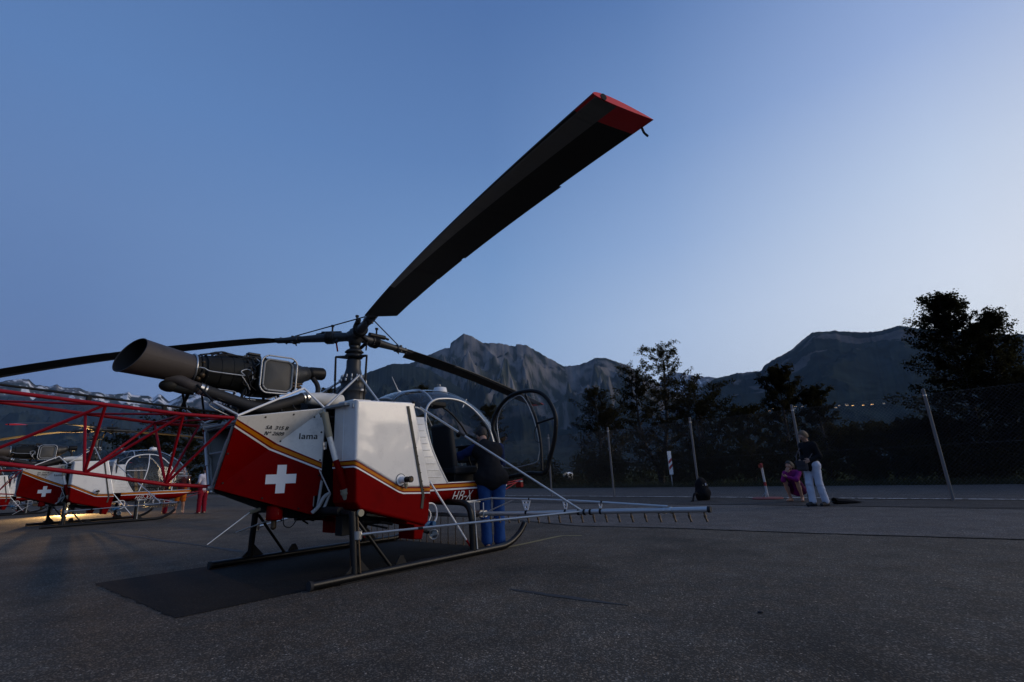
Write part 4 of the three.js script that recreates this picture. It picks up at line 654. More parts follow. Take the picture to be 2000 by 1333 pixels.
  for (const s of [1, -1]) {
    const fl = s > 0 ? (g) => g : mir;
    // rounded shell: section through the hopper in plan, swept along the side outline
    const shell = (poly) => slab(poly, 0.585, 1.05, 0.028);
    const hop = P('spray_hopper', fl(shell(upper)), mats.gelcoat);
    P('lower_shell', fl(shell(lower)), mats.red, hop);
    hs.forEach(([m, a, b]) => {
      const f = cutTop.map(([x, y]) => [x, y + 0.002]);
      const ring = [...f.map(([x, y]) => [x, y - a, 1.0515]), ...f.map(([x, y]) => [x, y - b, 1.0515])];
      const path = [[-0.590, 0.60], [-0.590, 1.02], [-0.582, 1.043], [-0.563, 1.0512], [0.48, 1.0512], [0.498, 1.043], [0.507, 1.02], [0.507, 0.60]], yAt = (x) => table(f, x);
      P('stripe', fl(gridSurface(90, 1, (t, v) => { // ribbon wrapped round rear, side and front faces
        const L = []; let tot = 0; for (let i = 1; i < path.length; i++) { const l = Math.hypot(path[i][0] - path[i - 1][0], path[i][1] - path[i - 1][1]); L.push(l); tot += l; }
        let q = t * tot, i = 0; while (i < L.length - 1 && q > L[i]) { q -= L[i]; i++; }
        const k = clamp(q / L[i]), x = lerp(path[i][0], path[i + 1][0], k), z = lerp(path[i][1], path[i + 1][1], k), nx = x < -0.56 ? -0.0022 : x > 0.48 ? 0.0022 : 0, nz = z > 1.03 ? 0.0022 : 0;
        return [x + nx, yAt(x) - (v ? b : a), z + nz]; })), mats[m], hop);
    });
    P('seam', fl(rod([-0.607, 1.85, 0.80], [-0.592, 1.21, 0.80], 0.004)), mats.stripeWhite, hop);
    P('lid', fl(slab([[-0.60, 1.868], [-0.35, 1.88], [-0.35, 1.90], [-0.58, 1.89]], 0.64, 0.95, 0.006)), mats.white, hop);
    P('tie_strap', fl([slab([[0.098, 1.852], [0.136, 1.856], [0.396, 0.78], [0.360, 0.78]], 1.0535, 1.0605), slab([[0.360, 0.781], [0.396, 0.781], [0.376, 0.628], [0.340, 0.636]], 1.0535, 1.0605)]), mats.strapM, hop);
    for (let i = 0; i < 7; i++) P('strap_rivet', fl(rod([0.255 + i * 0.025, 1.35 - i * 0.10, 1.057], [0.255 + i * 0.025, 1.35 - i * 0.10, 1.066], 0.008, 0.006, 8)), mats.dark, hop);
    P('filler_disc', fl([rod([0.035, 0.975, 1.046], [0.035, 0.975, 1.056], 0.066, 0.064, 28), rod([0.035, 0.975, 1.05], [0.05, 0.975, 1.12], 0.040, 0.036, 22)]), mats.stripeWhite, hop);
    P('disc_rim', fl(new THREE.TorusGeometry(0.069, 0.0035, 6, 36).translate(0.035, 0.975, 1.054)), mats.print, hop);
    P('filler_valve', fl([rod([0.05, 0.975, 1.10], [0.065, 0.978, 1.21], 0.031, 0.029, 20), rod([0.061, 0.977, 1.185], [0.064, 0.978, 1.212], 0.037, 0.037, 20), rod([0.055, 0.976, 1.13], [0.057, 0.976, 1.145], 0.036, 0.036, 20)]), mats.black, hop);
    P('valve_plug', fl(rod([0.0655, 0.978, 1.205], [0.066, 0.978, 1.216], 0.018, 0.018, 16)), mats.brass, hop);
    P('drip_funnel', fl(lathe([[0.001, 0], [0.012, 0.1], [0.022, 0.55], [0.024, 1]], [0.085, 0.87, 1.09], [0.085, 0.935, 1.09], 12)), mats.khaki, hop);
    P('hold_down_clip', fl(box([-0.612, 1.81, 0.99], [0.02, 0.05, 0.03], 0.004)), mats.alu, hop);
    P('hold_down_clip', fl(box([0.235, 1.885, 1.0], [0.05, 0.035, 0.02], 0.004)), mats.alu, hop);
    P('hopper_bracket', fl([box([-0.63, 1.835, 0.70], [0.09, 0.035, 0.42], 0.008), rod([-0.655, 1.83, 0.50], [-0.60, 1.84, 0.9], 0.018)]), mats.greyFrame);
    // dump tube behind the hopper
    P('vent_tube', fl([rod([-0.80, 1.74, 0.72], [-0.745, 1.47, 0.76], 0.038, 0.036, 16), rod([-0.81, 1.76, 0.66], [-0.70, 1.66, 0.62], 0.030, 0.028, 14)]), mats.khaki);
    const dt = P('loading_tube', fl(rod([-0.745, 1.47, 0.76], [-0.675, 1.214, 0.80], 0.030, 0.032, 16)), mats.white);
    P('loading_tube_red', fl([rod([-0.675, 1.214, 0.80], [-0.64, 1.12, 0.815], 0.033, 0.034, 16), rod([-0.64, 1.12, 0.815], [-0.560, 0.895, 0.84], 0.045, 0.045, 18)]), mats.red, dt);
    P('coupling', fl([rod([-0.566, 0.905, 0.84], [-0.528, 0.80, 0.85], 0.056, 0.050, 20), rod([-0.551, 0.87, 0.845], [-0.546, 0.855, 0.845], 0.063, 0.063, 20), rod([-0.528, 0.80, 0.85], [-0.518, 0.77, 0.852], 0.035, 0.03)]), mats.khaki, dt);
    P('handle_plate', fl(slab([[-0.80, 1.41], [-0.755, 1.42], [-0.755, 1.34], [-0.785, 1.33]], 0.72, 0.73, 0, [[-0.775, 1.37, 0.012]])), mats.alu, dt);
    P('release_rod', fl(rod([-0.703, 1.115, 0.52], [-0.60, 0.86, 0.60], 0.009)), mats.alu);
    P('release_lever', fl([pipe([[-0.60, 0.86, 0.60], [-0.66, 0.82, 0.58], [-0.71, 0.72, 0.56], [-0.77, 0.66, 0.54]], 0.022, 18, 8), rod([-0.665, 1.0, 0.52], [-0.70, 0.72, 0.53], 0.016), rod([-0.60, 0.86, 0.60], [-0.66, 0.68, 0.58], 0.016)]), mats.greyFrame);
    // sump below the hopper's front
    P('sump', fl(slab([[0.13, 0.56], [0.165, 0.47], [0.272, 0.446], [0.275, 0.289], [0.401, 0.275], [0.472, 0.52]], 0.72, 1.02, 0.015)), mats.red, hop);
    P('pump_block', fl([box([-0.08, 0.55, 0.66], [0.30, 0.08, 0.2], 0.02), rod([-0.28, 0.53, 0.76], [0.1, 0.50, 0.78], 0.028), rod([-0.1, 0.52, 0.86], [0.06, 0.48, 0.88], 0.020), rod([-0.2, 0.50, 0.7], [-0.02, 0.44, 0.9], 0.012)]), mats.dark);
    if (s > 0) P('battery_box', box([-0.39, 0.50, 0.58], [0.14, 0.22, 0.14], 0.01), mats.dark);
    P('valve_bar', fl(rod([-0.32, 0.615, 0.92], [-0.06, 0.57, 0.92], 0.014)), mats.khaki);
    P('blue_pump', fl([rod([0.56, 0.41, 0.80], [0.70, 0.42, 0.80], 0.036, 0.036, 16), rod([0.62, 0.38, 0.80], [0.62, 0.47, 0.80], 0.045, 0.045, 14), rod([0.72, 0.42, 0.74], [0.72, 0.42, 0.88], 0.03, 0.03, 12)]), mats.blue);
    P('hose', fl(pipe([[0.52, 0.62, 0.72], [0.68, 0.62, 0.74], [0.76, 0.53, 0.76], [0.70, 0.43, 0.78]], 0.012, 26, 7)), mats.alu);
    P('hose', fl(pipe([[0.5, 0.60, 0.70], [0.82, 0.66, 0.70], [0.90, 0.56, 0.72], [0.86, 0.44, 0.74], [0.70, 0.40, 0.78]], 0.013, 30, 7)), mats.stripeWhite);
    P('round_cover', fl(rod([-0.575, 0.655, 1.155], [-0.575, 0.655, 1.185], 0.036, 0.036, 20)), mats.khaki);
    if (s > 0) {
      const ll = P('landing_light', [lathe([[0.001, 0], [0.03, 0.02], [0.055, 0.5], [0.062, 0.9], [0.062, 1], [0.052, 1], [0.045, 0.7], [0.02, 0.35], [0.001, 0.3]], [0.80, 0.285, 0.74], [0.755, 0.285, 0.83], 26)], mats.steel);
      P('light_glass', rod([0.757, 0.285, 0.827], [0.755, 0.285, 0.830], 0.051, 0.051, 26), mats.glass, ll);
      P('light_arm', rod([0.80, 0.285, 0.75], [0.66, 0.34, 0.70], 0.02), mats.dark, ll);
    }
    // ---- spray boom, outrigger tube, struts and nozzles
    const bm = P('spray_boom', fl([rod([1.35, 0.495, 1.06], [1.35, 0.497, 1.3], 0.028, 0.028, 18), pipe([[1.35, 0.497, 1.25], [1.35, 0.513, 2.05], [1.35, 0.541, 2.75], [1.35, 0.584, 4.15]], 0.0275, 40, 18)]), mats.alu);
    P('boom_end', fl(rod([1.35, 0.584, 4.14], [1.35, 0.585, 4.17], 0.030, 0.030, 18)), mats.rubber, bm);
    P('boom_sleeve', fl([rod([1.35, 0.494, 1.0], [1.35, 0.495, 1.12], 0.046, 0.046, 18), rod([1.35, 0.495, 1.17], [1.35, 0.496, 1.20], 0.043, 0.043, 18), rod([1.35, 0.40, 1.0], [1.35, 0.42, 1.35], 0.012)]), mats.steel, bm);
    P('outrigger_tube', fl([rod([1.33, 0.655, 0.98], [1.35, 0.692, 1.31], 0.013), pipe([[1.35, 0.692, 1.30], [1.35, 0.664, 2.52], [1.35, 0.607, 3.74]], 0.0135, 30, 10)]), mats.alu);
    P('outrigger_clamp', fl([box([1.24, 0.655, 1.02], [0.30, 0.03, 0.10], 0.006), rod([1.30, 0.45, 1.20], [1.30, 0.64, 1.20], 0.009)]), mats.alu);
    P('diagonal_tube', fl(rod([1.35, 0.53, 1.26], [1.35, 0.682, 1.72], 0.008)), mats.alu);
    for (const [x, w, yt, yb, holes] of [[1.892, 0.072, 0.672, 0.545, [[-0.027, 0.64], [0.027, 0.64], [0, 0.585]]], [2.48, 0.040, 0.655, 0.562, [[0, 0.63], [0, 0.594]]], [2.952, 0.026, 0.637, 0.575, [[0, 0.618]]]]) {
      const g = slab([[x - w, yt], [x + w, yt], [x + w * 0.35, yb], [x - w * 0.35, yb]], -0.003, 0.003, 0, holes.map(([a, b]) => [x + a, b, 0.0155])); g.rotateY(-Math.PI / 2); g.translate(1.35, 0, 0);
      P('spacer_plate', fl(g), mats.stripeWhite, bm);
      P('plate_clamp', fl([rod([1.35, 0.50 + (x - 1.3) * 0.03, x - 0.012], [1.35, 0.50 + (x - 1.3) * 0.03, x + 0.012], 0.032, 0.032, 16), box([1.35, yt + 0.012, x + w * 0.7], [0.03, 0.03, 0.02], 0.004)]), mats.dark, bm);
    }
    for (const q of [2.66, 2.74, 2.82, 3.70, 3.77]) P('boom_clamp', fl(rod([1.35, 0.537 + (q - 2.7) * 0.031, q - 0.012], [1.35, 0.537 + (q - 2.7) * 0.031, q + 0.012], 0.034, 0.034, 16)), q > 3 ? mats.steel : mats.dark, bm);
    for (let i = 0; i < 19; i++) { const q = lerp(1.28, 4.10, i / 18), y = table([[1.25, 0.497], [2.05, 0.513], [2.75, 0.541], [4.15, 0.584]], q) - 0.027; P('nozzle', fl([rod([1.35, y + 0.004, q], [1.345, y - 0.03, q + 0.006], 0.009), rod([1.346, y - 0.022, q + 0.005], [1.342, y - 0.045, q + 0.011], 0.0145, 0.0145, 8), rod([1.342, y - 0.045, q + 0.011], [1.335, y - 0.085, q + 0.026], 0.009, 0.012, 8)]), mats.brass, bm); }
    P('boom_strut', fl([rod([-0.52, 0.445, 1.20], [1.35, 0.545, 2.70], 0.0125)]), mats.alu);
    P('strut_joint', fl([rod([-0.60, 0.40, 1.17], [-0.60, 0.48, 1.17], 0.048, 0.048, 14), rod([-0.57, 0.441, 1.18], [-0.48, 0.446, 1.23], 0.018)]), mats.steel);
    P('strut_sleeve', fl(rod([-0.10, 0.4675, 1.537], [-0.06, 0.4697, 1.569], 0.0155)), mats.rubber);
    P('boom_strut', fl(rod([0.36, 1.863, 1.0], [1.35, 0.552, 2.70], 0.013)), mats.alu);
    P('strut_sleeve', fl(rod([0.615, 1.525, 1.438], [0.655, 1.472, 1.507], 0.0165)), mats.rubber);
    P('skid_strut', fl(rod([0.423, 0.936, 1.13], [1.02, 0.205, 1.15], 0.0125)), mats.stripeWhite);
    P('strut_end', fl(rod([1.02, 0.205, 1.15], [1.09, 0.118, 1.153], 0.015, 0.011)), mats.truss);
  }
  P('centre_boom', rod([1.35, 0.47, -1.06], [1.35, 0.47, 1.06], 0.028, 0.028, 16), mats.alu);
  if (o.drops) for (let i = 0; i < 16; i++) { const q = lerp(-1.35, 0.92, i / 15); P('drop_tube', [pipe([[1.35, 0.44, q], [1.345, 0.30, q + 0.004], [1.35, 0.16, q], [1.35, 0.07, q + 0.004]], 0.0055, 10, 5), rod([1.35, 0.11, q], [1.35, 0.08, q + 0.006], 0.010)], mats.brass); }
  // ---- cabin
  const tub = P('cabin_tub', gridSurface(44, 16, (t, v) => { const a = lerp(0.74, 2.93, t), w = widAt(a) + 0.004, nose = smooth(2.1, 2.93, a), bt = 0.62 + 0.20 * nose ** 2, ph = v * Math.PI; const c = Math.cos(ph), q = Math.sin(ph); return [a + 0.04 * nose, SILL - (SILL - bt) * Math.pow(q, 0.45), w * Math.sign(c) * Math.pow(Math.abs(c), 0.42)]; }), mats.red);
  for (const [m, y0, y1, off] of [['stripeRed', 0.905, 0.889, 0.0065], ['orange', 0.888, 0.851, 0.0068], ['stripeRed', 0.850, 0.836, 0.0065], ['stripeWhite', 0.835, 0.814, 0.0072]]) for (const s of [1, -1]) P('stripe', gridSurface(60, 2, (t, v) => { const a = lerp(0.745, 2.90, t), y = lerp(y0, y1, v), nose = smooth(2.1, 2.93, a), bt = 0.62 + 0.20 * nose ** 2, q = Math.pow(clamp((SILL - y) / (SILL - bt)), 1 / 0.45), c = Math.sqrt(Math.max(0, 1 - q * q)); return [a + 0.04 * nose, y, s * ((widAt(a) + 0.004) * Math.pow(c, 0.42) + off)]; }), mats[m], tub);
  if (o.reg) P('registration', lettering(o.reg, fontReg, 0.128, 1.085, 0.668, widAt(1.4) + 0.006, 0.55, 1.0), mats.paintGrey, tub);
  P('cabin_floor', gridSurface(30, 6, (t, v) => { const a = lerp(0.5, 2.88, t); return [a, 0.87, (v * 2 - 1) * widAt(a) * 0.97]; }), mats.rubber);
  P('rear_bulkhead', slab([[0.535, 0.62], [0.56, 0.62], [0.56, 2.0], [0.535, 2.0]], -0.66, 0.66, 0.004), mats.dark);
  for (const s of [1, -1]) {
    const fl = s > 0 ? (g) => g : mir;
    const wallP = [[0.50, 0.908], [0.50, 1.80], ...ARCH.slice(0, 6).reverse()];
    const wl = P('cabin_wall', fl(gridSurface(26, 44, (t, v) => { const y = lerp(0.905, 1.80, v), xe = table(ARCH.slice(0, 6).map(([x, yy]) => [yy, x]), y), a = lerp(0.45, xe, t); return [a, y, bubbleZ(a, y) + 0.006]; })), mats.white);
    for (let i = 0; i < 9; i++) { const y = 1.70 - i * 0.088, xe = table(ARCH.slice(0, 6).map(([x, yy]) => [yy, x]), y) - 0.05; P('rib', fl(pipe([0, 0.5, 1].map((t) => { const a = lerp(0.60, xe, t); return [a, y, bubbleZ(a, y) + 0.005]; }), 0.0085, 10, 6)), mats.white, wl); }
    // door frame arch
    P('door_arch', fl(pipe(ARCH.slice(4).map(([a, u]) => [a, u, bubbleZ(a, u) + 0.004]), 0.017, 90, 8)), s > 0 && !o.doorOpen ? mats.stripeWhite : mats.alu);
    P('door_post', fl(pipe(ARCH.slice(0, 5).map(([a, u]) => [a, u, bubbleZ(a, u) + 0.004]), 0.013, 30, 8)), mats.white);
  }
  const hoopPts = (a) => { const q = []; for (let i = 0; i <= 24; i++) { const s = lerp(-1, 1, i / 24), u = 0; const top = topAt(a); const zz = s * bubbleZ(a, 2.06); const hh = Math.pow(Math.max(0, 1 - Math.pow(Math.abs(zz) / widAt(a), EXP)), 1 / EXP); q.push([a, SILL + (top - SILL) * hh, zz]); } return q; };
  P('roof_hoop', pipe(hoopPts(1.0), 0.016, 60, 8), mats.alu);
  P('roof_hoop', pipe(hoopPts(0.47), 0.014, 60, 8), mats.alu);
  P('sill_rail', [1, -1].map((s) => pipe(Array.from({ length: 24 }, (_, i) => { const a = lerp(1.05, 2.925, i / 23); return [a, SILL + 0.004, s * widAt(a)]; }), 0.012, 60, 6)), mats.alu);
  P('nose_rail', pipe(Array.from({ length: 13 }, (_, i) => { const z = lerp(-0.63, 0.63, i / 12), y = 1.40; let a = 2.93; for (let k = 0; k < 60 && bubbleZ(a, y) < Math.abs(z); k++) a -= 0.02; return [a, y, z]; }), 0.008, 40, 6), mats.alu);
  P('canopy_glass', gridSurface(64, 72, (t, v) => { const a = lerp(0.45, 2.93, Math.pow(t, 0.85)), ph = v * Math.PI, c = Math.cos(ph), s = Math.sin(ph); return [a, SILL + (topAt(a) - SILL) * Math.pow(s, 2 / EXP), widAt(a) * Math.sign(c) * Math.pow(Math.abs(c), 2 / EXP)]; },
    ([a, u, z]) => !(o.doorOpen && z > 0 && inPoly(ARCH, a, u)) && !inPoly(REARWALL, a, u)), mats.glass);
  // cabin fittings
  for (const [z, w] of [[0.36, 0.46], [-0.30, 0.5]]) {
    const st = P('seat', box([1.62, 1.08, z], [0.50, 0.12, w], 0.04), mats.seat);
    const bk = box([0, 0, 0], [0.11, 0.74, w * 0.92], 0.05); bk.rotateZ(0.17); bk.translate(1.38, 1.40, z); P('backrest', bk, mats.seat, st);
    P('seat_base', box([1.60, 0.95, z], [0.40, 0.16, w * 0.8], 0.02), mats.black, st);
  }
  P('rear_bench', [box([0.90, 1.05, 0], [0.46, 0.14, 1.2], 0.05), box([0.66, 1.38, 0], [0.12, 0.62, 1.2], 0.05), box([0.62, 1.74, 0], [0.04, 0.03, 1.1], 0.01)], mats.seat);
  P('instrument_panel', [box([2.36, 1.34, -0.02], [0.16, 0.26, 0.56], 0.03), box([2.40, 1.06, 0], [0.2, 0.36, 0.22], 0.03), box([2.28, 1.48, -0.02], [0.22, 0.03, 0.6], 0.012)], mats.black);
  for (let i = 0; i < 5; i++) P('dial', rod([2.279, 1.36 + (i % 2) * 0.07 - 0.05, -0.2 + i * 0.09], [2.272, 1.36 + (i % 2) * 0.07 - 0.05, -0.2 + i * 0.09], 0.034, 0.034, 16), mats.gear);
  P('overhead_console', [box([1.42, 2.10, 0.06], [0.34, 0.09, 0.26], 0.03), box([1.28, 2.08, 0.16], [0.05, 0.08, 0.05], 0.01)], mats.dark);
  P('centre_rib', pipe([[1.55, 2.12, 0.02], [1.80, 2.02, 0.02], [2.05, 1.84, 0.02], [2.2, 1.68, 0.02]], 0.016, 24, 8), mats.black);
  P('compass', [ball([1.98, 1.66, 0.05], 0.048), rod([1.98, 1.66, 0.05], [1.98, 1.80, 0.04], 0.008), ball([1.975, 1.665, 0.088], 0.018)], mats.black);
  P('control_stick', [pipe([[1.98, 0.88, 0.36], [1.96, 1.1, 0.36], [1.88, 1.28, 0.36]], 0.013, 16, 8), rod([1.885, 1.265, 0.36], [1.865, 1.37, 0.36], 0.02)], mats.black);
  const bc = P('beacon_base', lathe([[0.001, 0], [0.125, 0], [0.11, 0.5], [0.10, 0.95], [0.08, 1], [0.001, 1]], [1.62, 2.29, 0], [1.62, 2.405, 0], 26), mats.stripeWhite);
  P('beacon_lens', [rod([1.60, 2.40, 0.0], [1.60, 2.455, 0], 0.026, 0.022, 14)], mats.glass, bc);
  P('aerial', rod([0.79, 2.24, 0], [0.655, 2.46, 0], 0.008, 0.003), mats.stripeWhite);
  P('aerial_foot', rod([0.82, 2.25, 0], [0.78, 2.255, 0], 0.016), mats.stripeWhite);
  P('aerial', rod([2.13, 2.12, 0], [2.23, 2.27, 0], 0.010, 0.008), mats.alu);
  // nose mirror on red tubes
  P('mirror_tube', [rod([2.80, 0.78, 0.06], [3.60, 0.86, 0.0], 0.008), rod([2.70, 0.60, 0.06], [3.56, 0.86, 0.0], 0.008), rod([2.80, 0.80, -0.1], [3.70, 0.90, 0.0], 0.007)], mats.truss);
  P('mirror_housing', [box([3.60, 0.80, 0], [0.09, 0.09, 0.13], 0.02)], mats.stripeRed);
  P('mirror_face', box([3.60, 0.862, 0], [0.08, 0.025, 0.12], 0.01), mats.greyFrame);
  // ---- starboard door
  if (o.doorOpen) {
    const dr = new THREE.Group(); dr.name = 'door'; h.add(dr); dr.position.set(2.10, 0, 0.72); dr.rotation.y = (84 - 90) / 57.3;
    // outline in the door's own plane: (distance from hinge, height)
    const OUT = [[1.699, 0.703], [1.854, 0.726], [1.986, 0.815], [2.102, 0.965], [2.177, 1.171], [2.194, 1.388], [2.183, 1.558], [2.134, 1.721], [2.028, 1.857], [1.887, 1.952], [1.753, 2.006], [1.587, 1.993], [1.398, 1.933], [1.184, 1.832], [1.004, 1.751], [0.993, 1.431], [0.955, 1.054], [0.938, 0.846], [1.086, 0.822], [1.385, 0.803], [1.600, 0.740]].map(([u, s]) => [s - 0.72, u]);
    const bulge = (d, u) => 0.10 * Math.sin(clamp(d / 1.3) * Math.PI) * Math.sin(clamp((u - 0.9) / 1.3) * Math.PI);
    const at = ([d, u]) => [bulge(d, u), u, d];
    const curve = new THREE.CatmullRomCurve3(OUT.map((q) => V(...at(q))), true, 'centripetal');
    const fr = P('door_frame', new THREE.TubeGeometry(curve, 160, 0.030, 8, true), mats.black, dr);
    P('door_bar', [pipe([[2.142, 1.433], [1.906, 1.523], [1.695, 1.583], [1.404, 1.637], [1.026, 1.683]].map(([u, s]) => at([s - 0.72, u])), 0.019, 30, 8)], mats.black, dr);
    P('door_bar', [pipe([[1.702, 1.584], [1.722, 1.78], [1.737, 1.975]].map(([u, s]) => at([s - 0.72, u])), 0.016, 16, 8)], mats.black, dr);
    P('door_handle', [rod(at([1.255, 1.70]), at([1.30, 1.745]), 0.016), rod(at([1.30, 1.76]), at([1.30, 1.62]), 0.008)], mats.alu, dr);
    P('pull_strap', pipe([[1.66, 1.59], [1.58, 1.53], [1.46, 1.55], [1.42, 1.63]].map(([u, s]) => { const p = at([s - 0.72, u]); p[0] -= 0.03; return p; }), 0.006, 20, 6), mats.black, dr);
    const sh = new THREE.Shape(curve.getPoints(120).map((p) => new THREE.Vector2(p.z, p.y))); const gg = new THREE.ShapeGeometry(sh); { const p = gg.attributes.position; for (let i = 0; i < p.count; i++) p.setXYZ(i, ...at([p.getX(i), p.getY(i)])); gg.computeVertexNormals(); }
    P('door_glass', gg, mats.glass, dr);
    P('sliding_pane', pipe([[1.770, 0.80], [1.992, 0.90], [2.100, 1.107], [2.13, 1.36], [1.831, 1.51], [1.404, 1.615], [1.195, 1.600], [1.142, 1.549], [1.098, 1.252], [1.087, 0.982], [1.143, 0.870], [1.383, 0.845]].map(([u, s]) => { const p = at([s - 0.72, u]); p[0] -= 0.012; return p; }), 0.006, 140, 6, true), mats.alu, dr);
  }
  return h;
}

const HX = -2.2206, HZ = -6.5642, PSI = 0.8942;
helicopter({ x: HX, z: HZ, psi: PSI, az: 1.9565, doorOpen: true, reg: 'HB-X', marks: true, drops: true, seed: 901, label: 'nearest red and white helicopter with its cockpit door open and white cross' });
const h2 = helicopter({ x: -13.893, z: -16.159, psi: 0.8912, az: 2.04, reg: 'HB-XXJ', marks: true, seed: 902, label: 'middle helicopter marked HB-XXJ seen through the red tail lattice' });
const h3 = helicopter({ x: -26.1, z: -25.0, psi: 0.89, az: 2.0, seed: 903, label: 'farthest helicopter, half cut off at the left edge of the photograph' });
for (const h of [h2, h3]) part('door_bar', [pipe([[1.42, 2.13], [1.38, 1.7], [1.30, 1.3], [1.20, 0.92]].map(([a, u]) => [a, u, bubbleZ(a, u) + 0.006]), 0.014, 30, 8), pipe([[0.80, 1.60], [1.1, 1.60], [1.34, 1.60]].map(([a, u]) => [a, u, bubbleZ(a, u) + 0.006]), 0.010, 14, 8), pipe([[2.15, 1.5], [2.3, 1.5], [2.5, 1.5]].map(([a, u]) => [a, u, bubbleZ(a, u) + 0.006]), 0.010, 14, 8)], mats.stripeWhite, h);

// ---------------------------------------------------------------- work lamp glowing on the apron behind the middle helicopter
{
  const p = [-20.7, 0, -23.2], L = thing('work_lamp', 'glowing work lamp on the apron behind the middle helicopter', 'lamp', p, Math.atan2(20.7, 23.2));
  part('stand', [rod([-0.2, 0.012, 0.12], [0.2, 0.012, 0.12], 0.012), rod([-0.2, 0.012, -0.12], [0.2, 0.012, -0.12], 0.012), rod([-0.17, 0.012, -0.12], [-0.17, 0.30, 0], 0.010), rod([0.17, 0.012, -0.12], [0.17, 0.30, 0], 0.010), rod([-0.17, 0.012, 0.12], [-0.17, 0.30, 0], 0.010), rod([0.17, 0.012, 0.12], [0.17, 0.30, 0], 0.010)], mats.yellow, L);
  const hd = part('lamp_housing', slab([[-0.14, 0.20], [0.14, 0.20], [0.14, 0.40], [-0.14, 0.40]], -0.07, 0.03, 0.01), mats.dark, L);
  part('lamp_glow', new THREE.PlaneGeometry(0.25, 0.17).translate(0, 0.30, 0.034), M({ color: rgb(0.1, 0.1, 0.1), emissive: rgb(1, 0.72, 0.36), emissiveIntensity: 8 }), hd);
  const pl = new THREE.SpotLight(new THREE.Color(1, 0.58, 0.20), 170, 40, 1.4, 0.8, 2); pl.position.set(0, 0.32, 0.06); pl.target.position.set(0, 0.6, 8); pl.castShadow = true; pl.shadow.radius = 4;
  L.add(pl); L.add(pl.target);
}

// ---------------------------------------------------------------- people
function nets(f, lo, hi, cell) {                      // surface nets: distance field -> smooth closed mesh
  const n = [0, 1, 2].map((k) => Math.ceil((hi[k] - lo[k]) / cell) + 2), [nx, ny, nz] = n, val = new Float32Array(nx * ny * nz);
  const id = (i, j, k) => (k * ny + j) * nx + i;
  for (let k = 0; k < nz; k++) for (let j = 0; j < ny; j++) for (let i = 0; i < nx; i++) val[id(i, j, k)] = f(lo[0] + i * cell, lo[1] + j * cell, lo[2] + k * cell);
  const vid = new Int32Array(nx * ny * nz).fill(-1), pos = [], idx = [];
  const E = [[0, 1], [0, 2], [0, 4], [1, 3], [1, 5], [2, 3], [2, 6], [3, 7], [4, 5], [4, 6], [5, 7], [6, 7]];
  for (let k = 0; k < nz - 1; k++) for (let j = 0; j < ny - 1; j++) for (let i = 0; i < nx - 1; i++) {
    const c = []; let m = 0; for (let q = 0; q < 8; q++) { const v = val[id(i + (q & 1), j + ((q >> 1) & 1), k + (q >> 2))]; c.push(v); if (v < 0) m |= 1 << q; }
    if (m === 0 || m === 255) continue;
    let x = 0, y = 0, z = 0, w = 0;
    for (const [a, b] of E) if ((c[a] < 0) !== (c[b] < 0)) { const t = c[a] / (c[a] - c[b]); x += lerp(a & 1, b & 1, t); y += lerp((a >> 1) & 1, (b >> 1) & 1, t); z += lerp(a >> 2, b >> 2, t); w++; }
    vid[id(i, j, k)] = pos.length / 3; pos.push(lo[0] + (i + x / w) * cell, lo[1] + (j + y / w) * cell, lo[2] + (k + z / w) * cell);
  }
  const quad = (a, b, c, d, fl) => { if (a < 0 || b < 0 || c < 0 || d < 0) return; if (fl) idx.push(a, b, c, a, c, d); else idx.push(a, c, b, a, d, c); };
  for (let k = 1; k < nz - 1; k++) for (let j = 1; j < ny - 1; j++) for (let i = 1; i < nx - 1; i++) {
    const s = val[id(i, j, k)] < 0;
    if (s !== (val[id(i + 1, j, k)] < 0)) quad(vid[id(i, j - 1, k - 1)], vid[id(i, j, k - 1)], vid[id(i, j, k)], vid[id(i, j - 1, k)], s);
    if (s !== (val[id(i, j + 1, k)] < 0)) quad(vid[id(i - 1, j, k - 1)], vid[id(i - 1, j, k)], vid[id(i, j, k)], vid[id(i, j, k - 1)], s);
    if (s !== (val[id(i, j, k + 1)] < 0)) quad(vid[id(i - 1, j - 1, k)], vid[id(i, j - 1, k)], vid[id(i, j, k)], vid[id(i - 1, j, k)], s);
  }
  const g = new THREE.BufferGeometry(); g.setAttribute('position', new THREE.Float32BufferAttribute(pos, 3)); g.setIndex(idx); g.computeVertexNormals(); return g;
}
const cap = (a, b, ra, rb) => { const d = [b[0] - a[0], b[1] - a[1], b[2] - a[2]], l2 = d[0] ** 2 + d[1] ** 2 + d[2] ** 2 + 1e-9; return (x, y, z) => { const t = clamp(((x - a[0]) * d[0] + (y - a[1]) * d[1] + (z - a[2]) * d[2]) / l2); return Math.hypot(x - a[0] - d[0] * t, y - a[1] - d[1] * t, z - a[2] - d[2] * t) - lerp(ra, rb, t); }; };
const ell = (c, r) => (x, y, z) => { const q = Math.hypot((x - c[0]) / r[0], (y - c[1]) / r[1], (z - c[2]) / r[2]); return (q - 1) * Math.min(...r); };
const union = (fs, k = 0.03) => (x, y, z) => { let d = 1e3; for (const f of fs) { const e = f(x, y, z), h = Math.max(k - Math.abs(d - e), 0) / k; d = Math.min(d, e) - h * h * k * 0.25; } return d; };
const hull = (pts, m) => [[0, 1, 2].map((k) => Math.min(...pts.map((p) => p[k])) - m), [0, 1, 2].map((k) => Math.max(...pts.map((p) => p[k])) + m)];
const along = (a, b, t) => [0, 1, 2].map((k) => lerp(a[k], b[k], t));
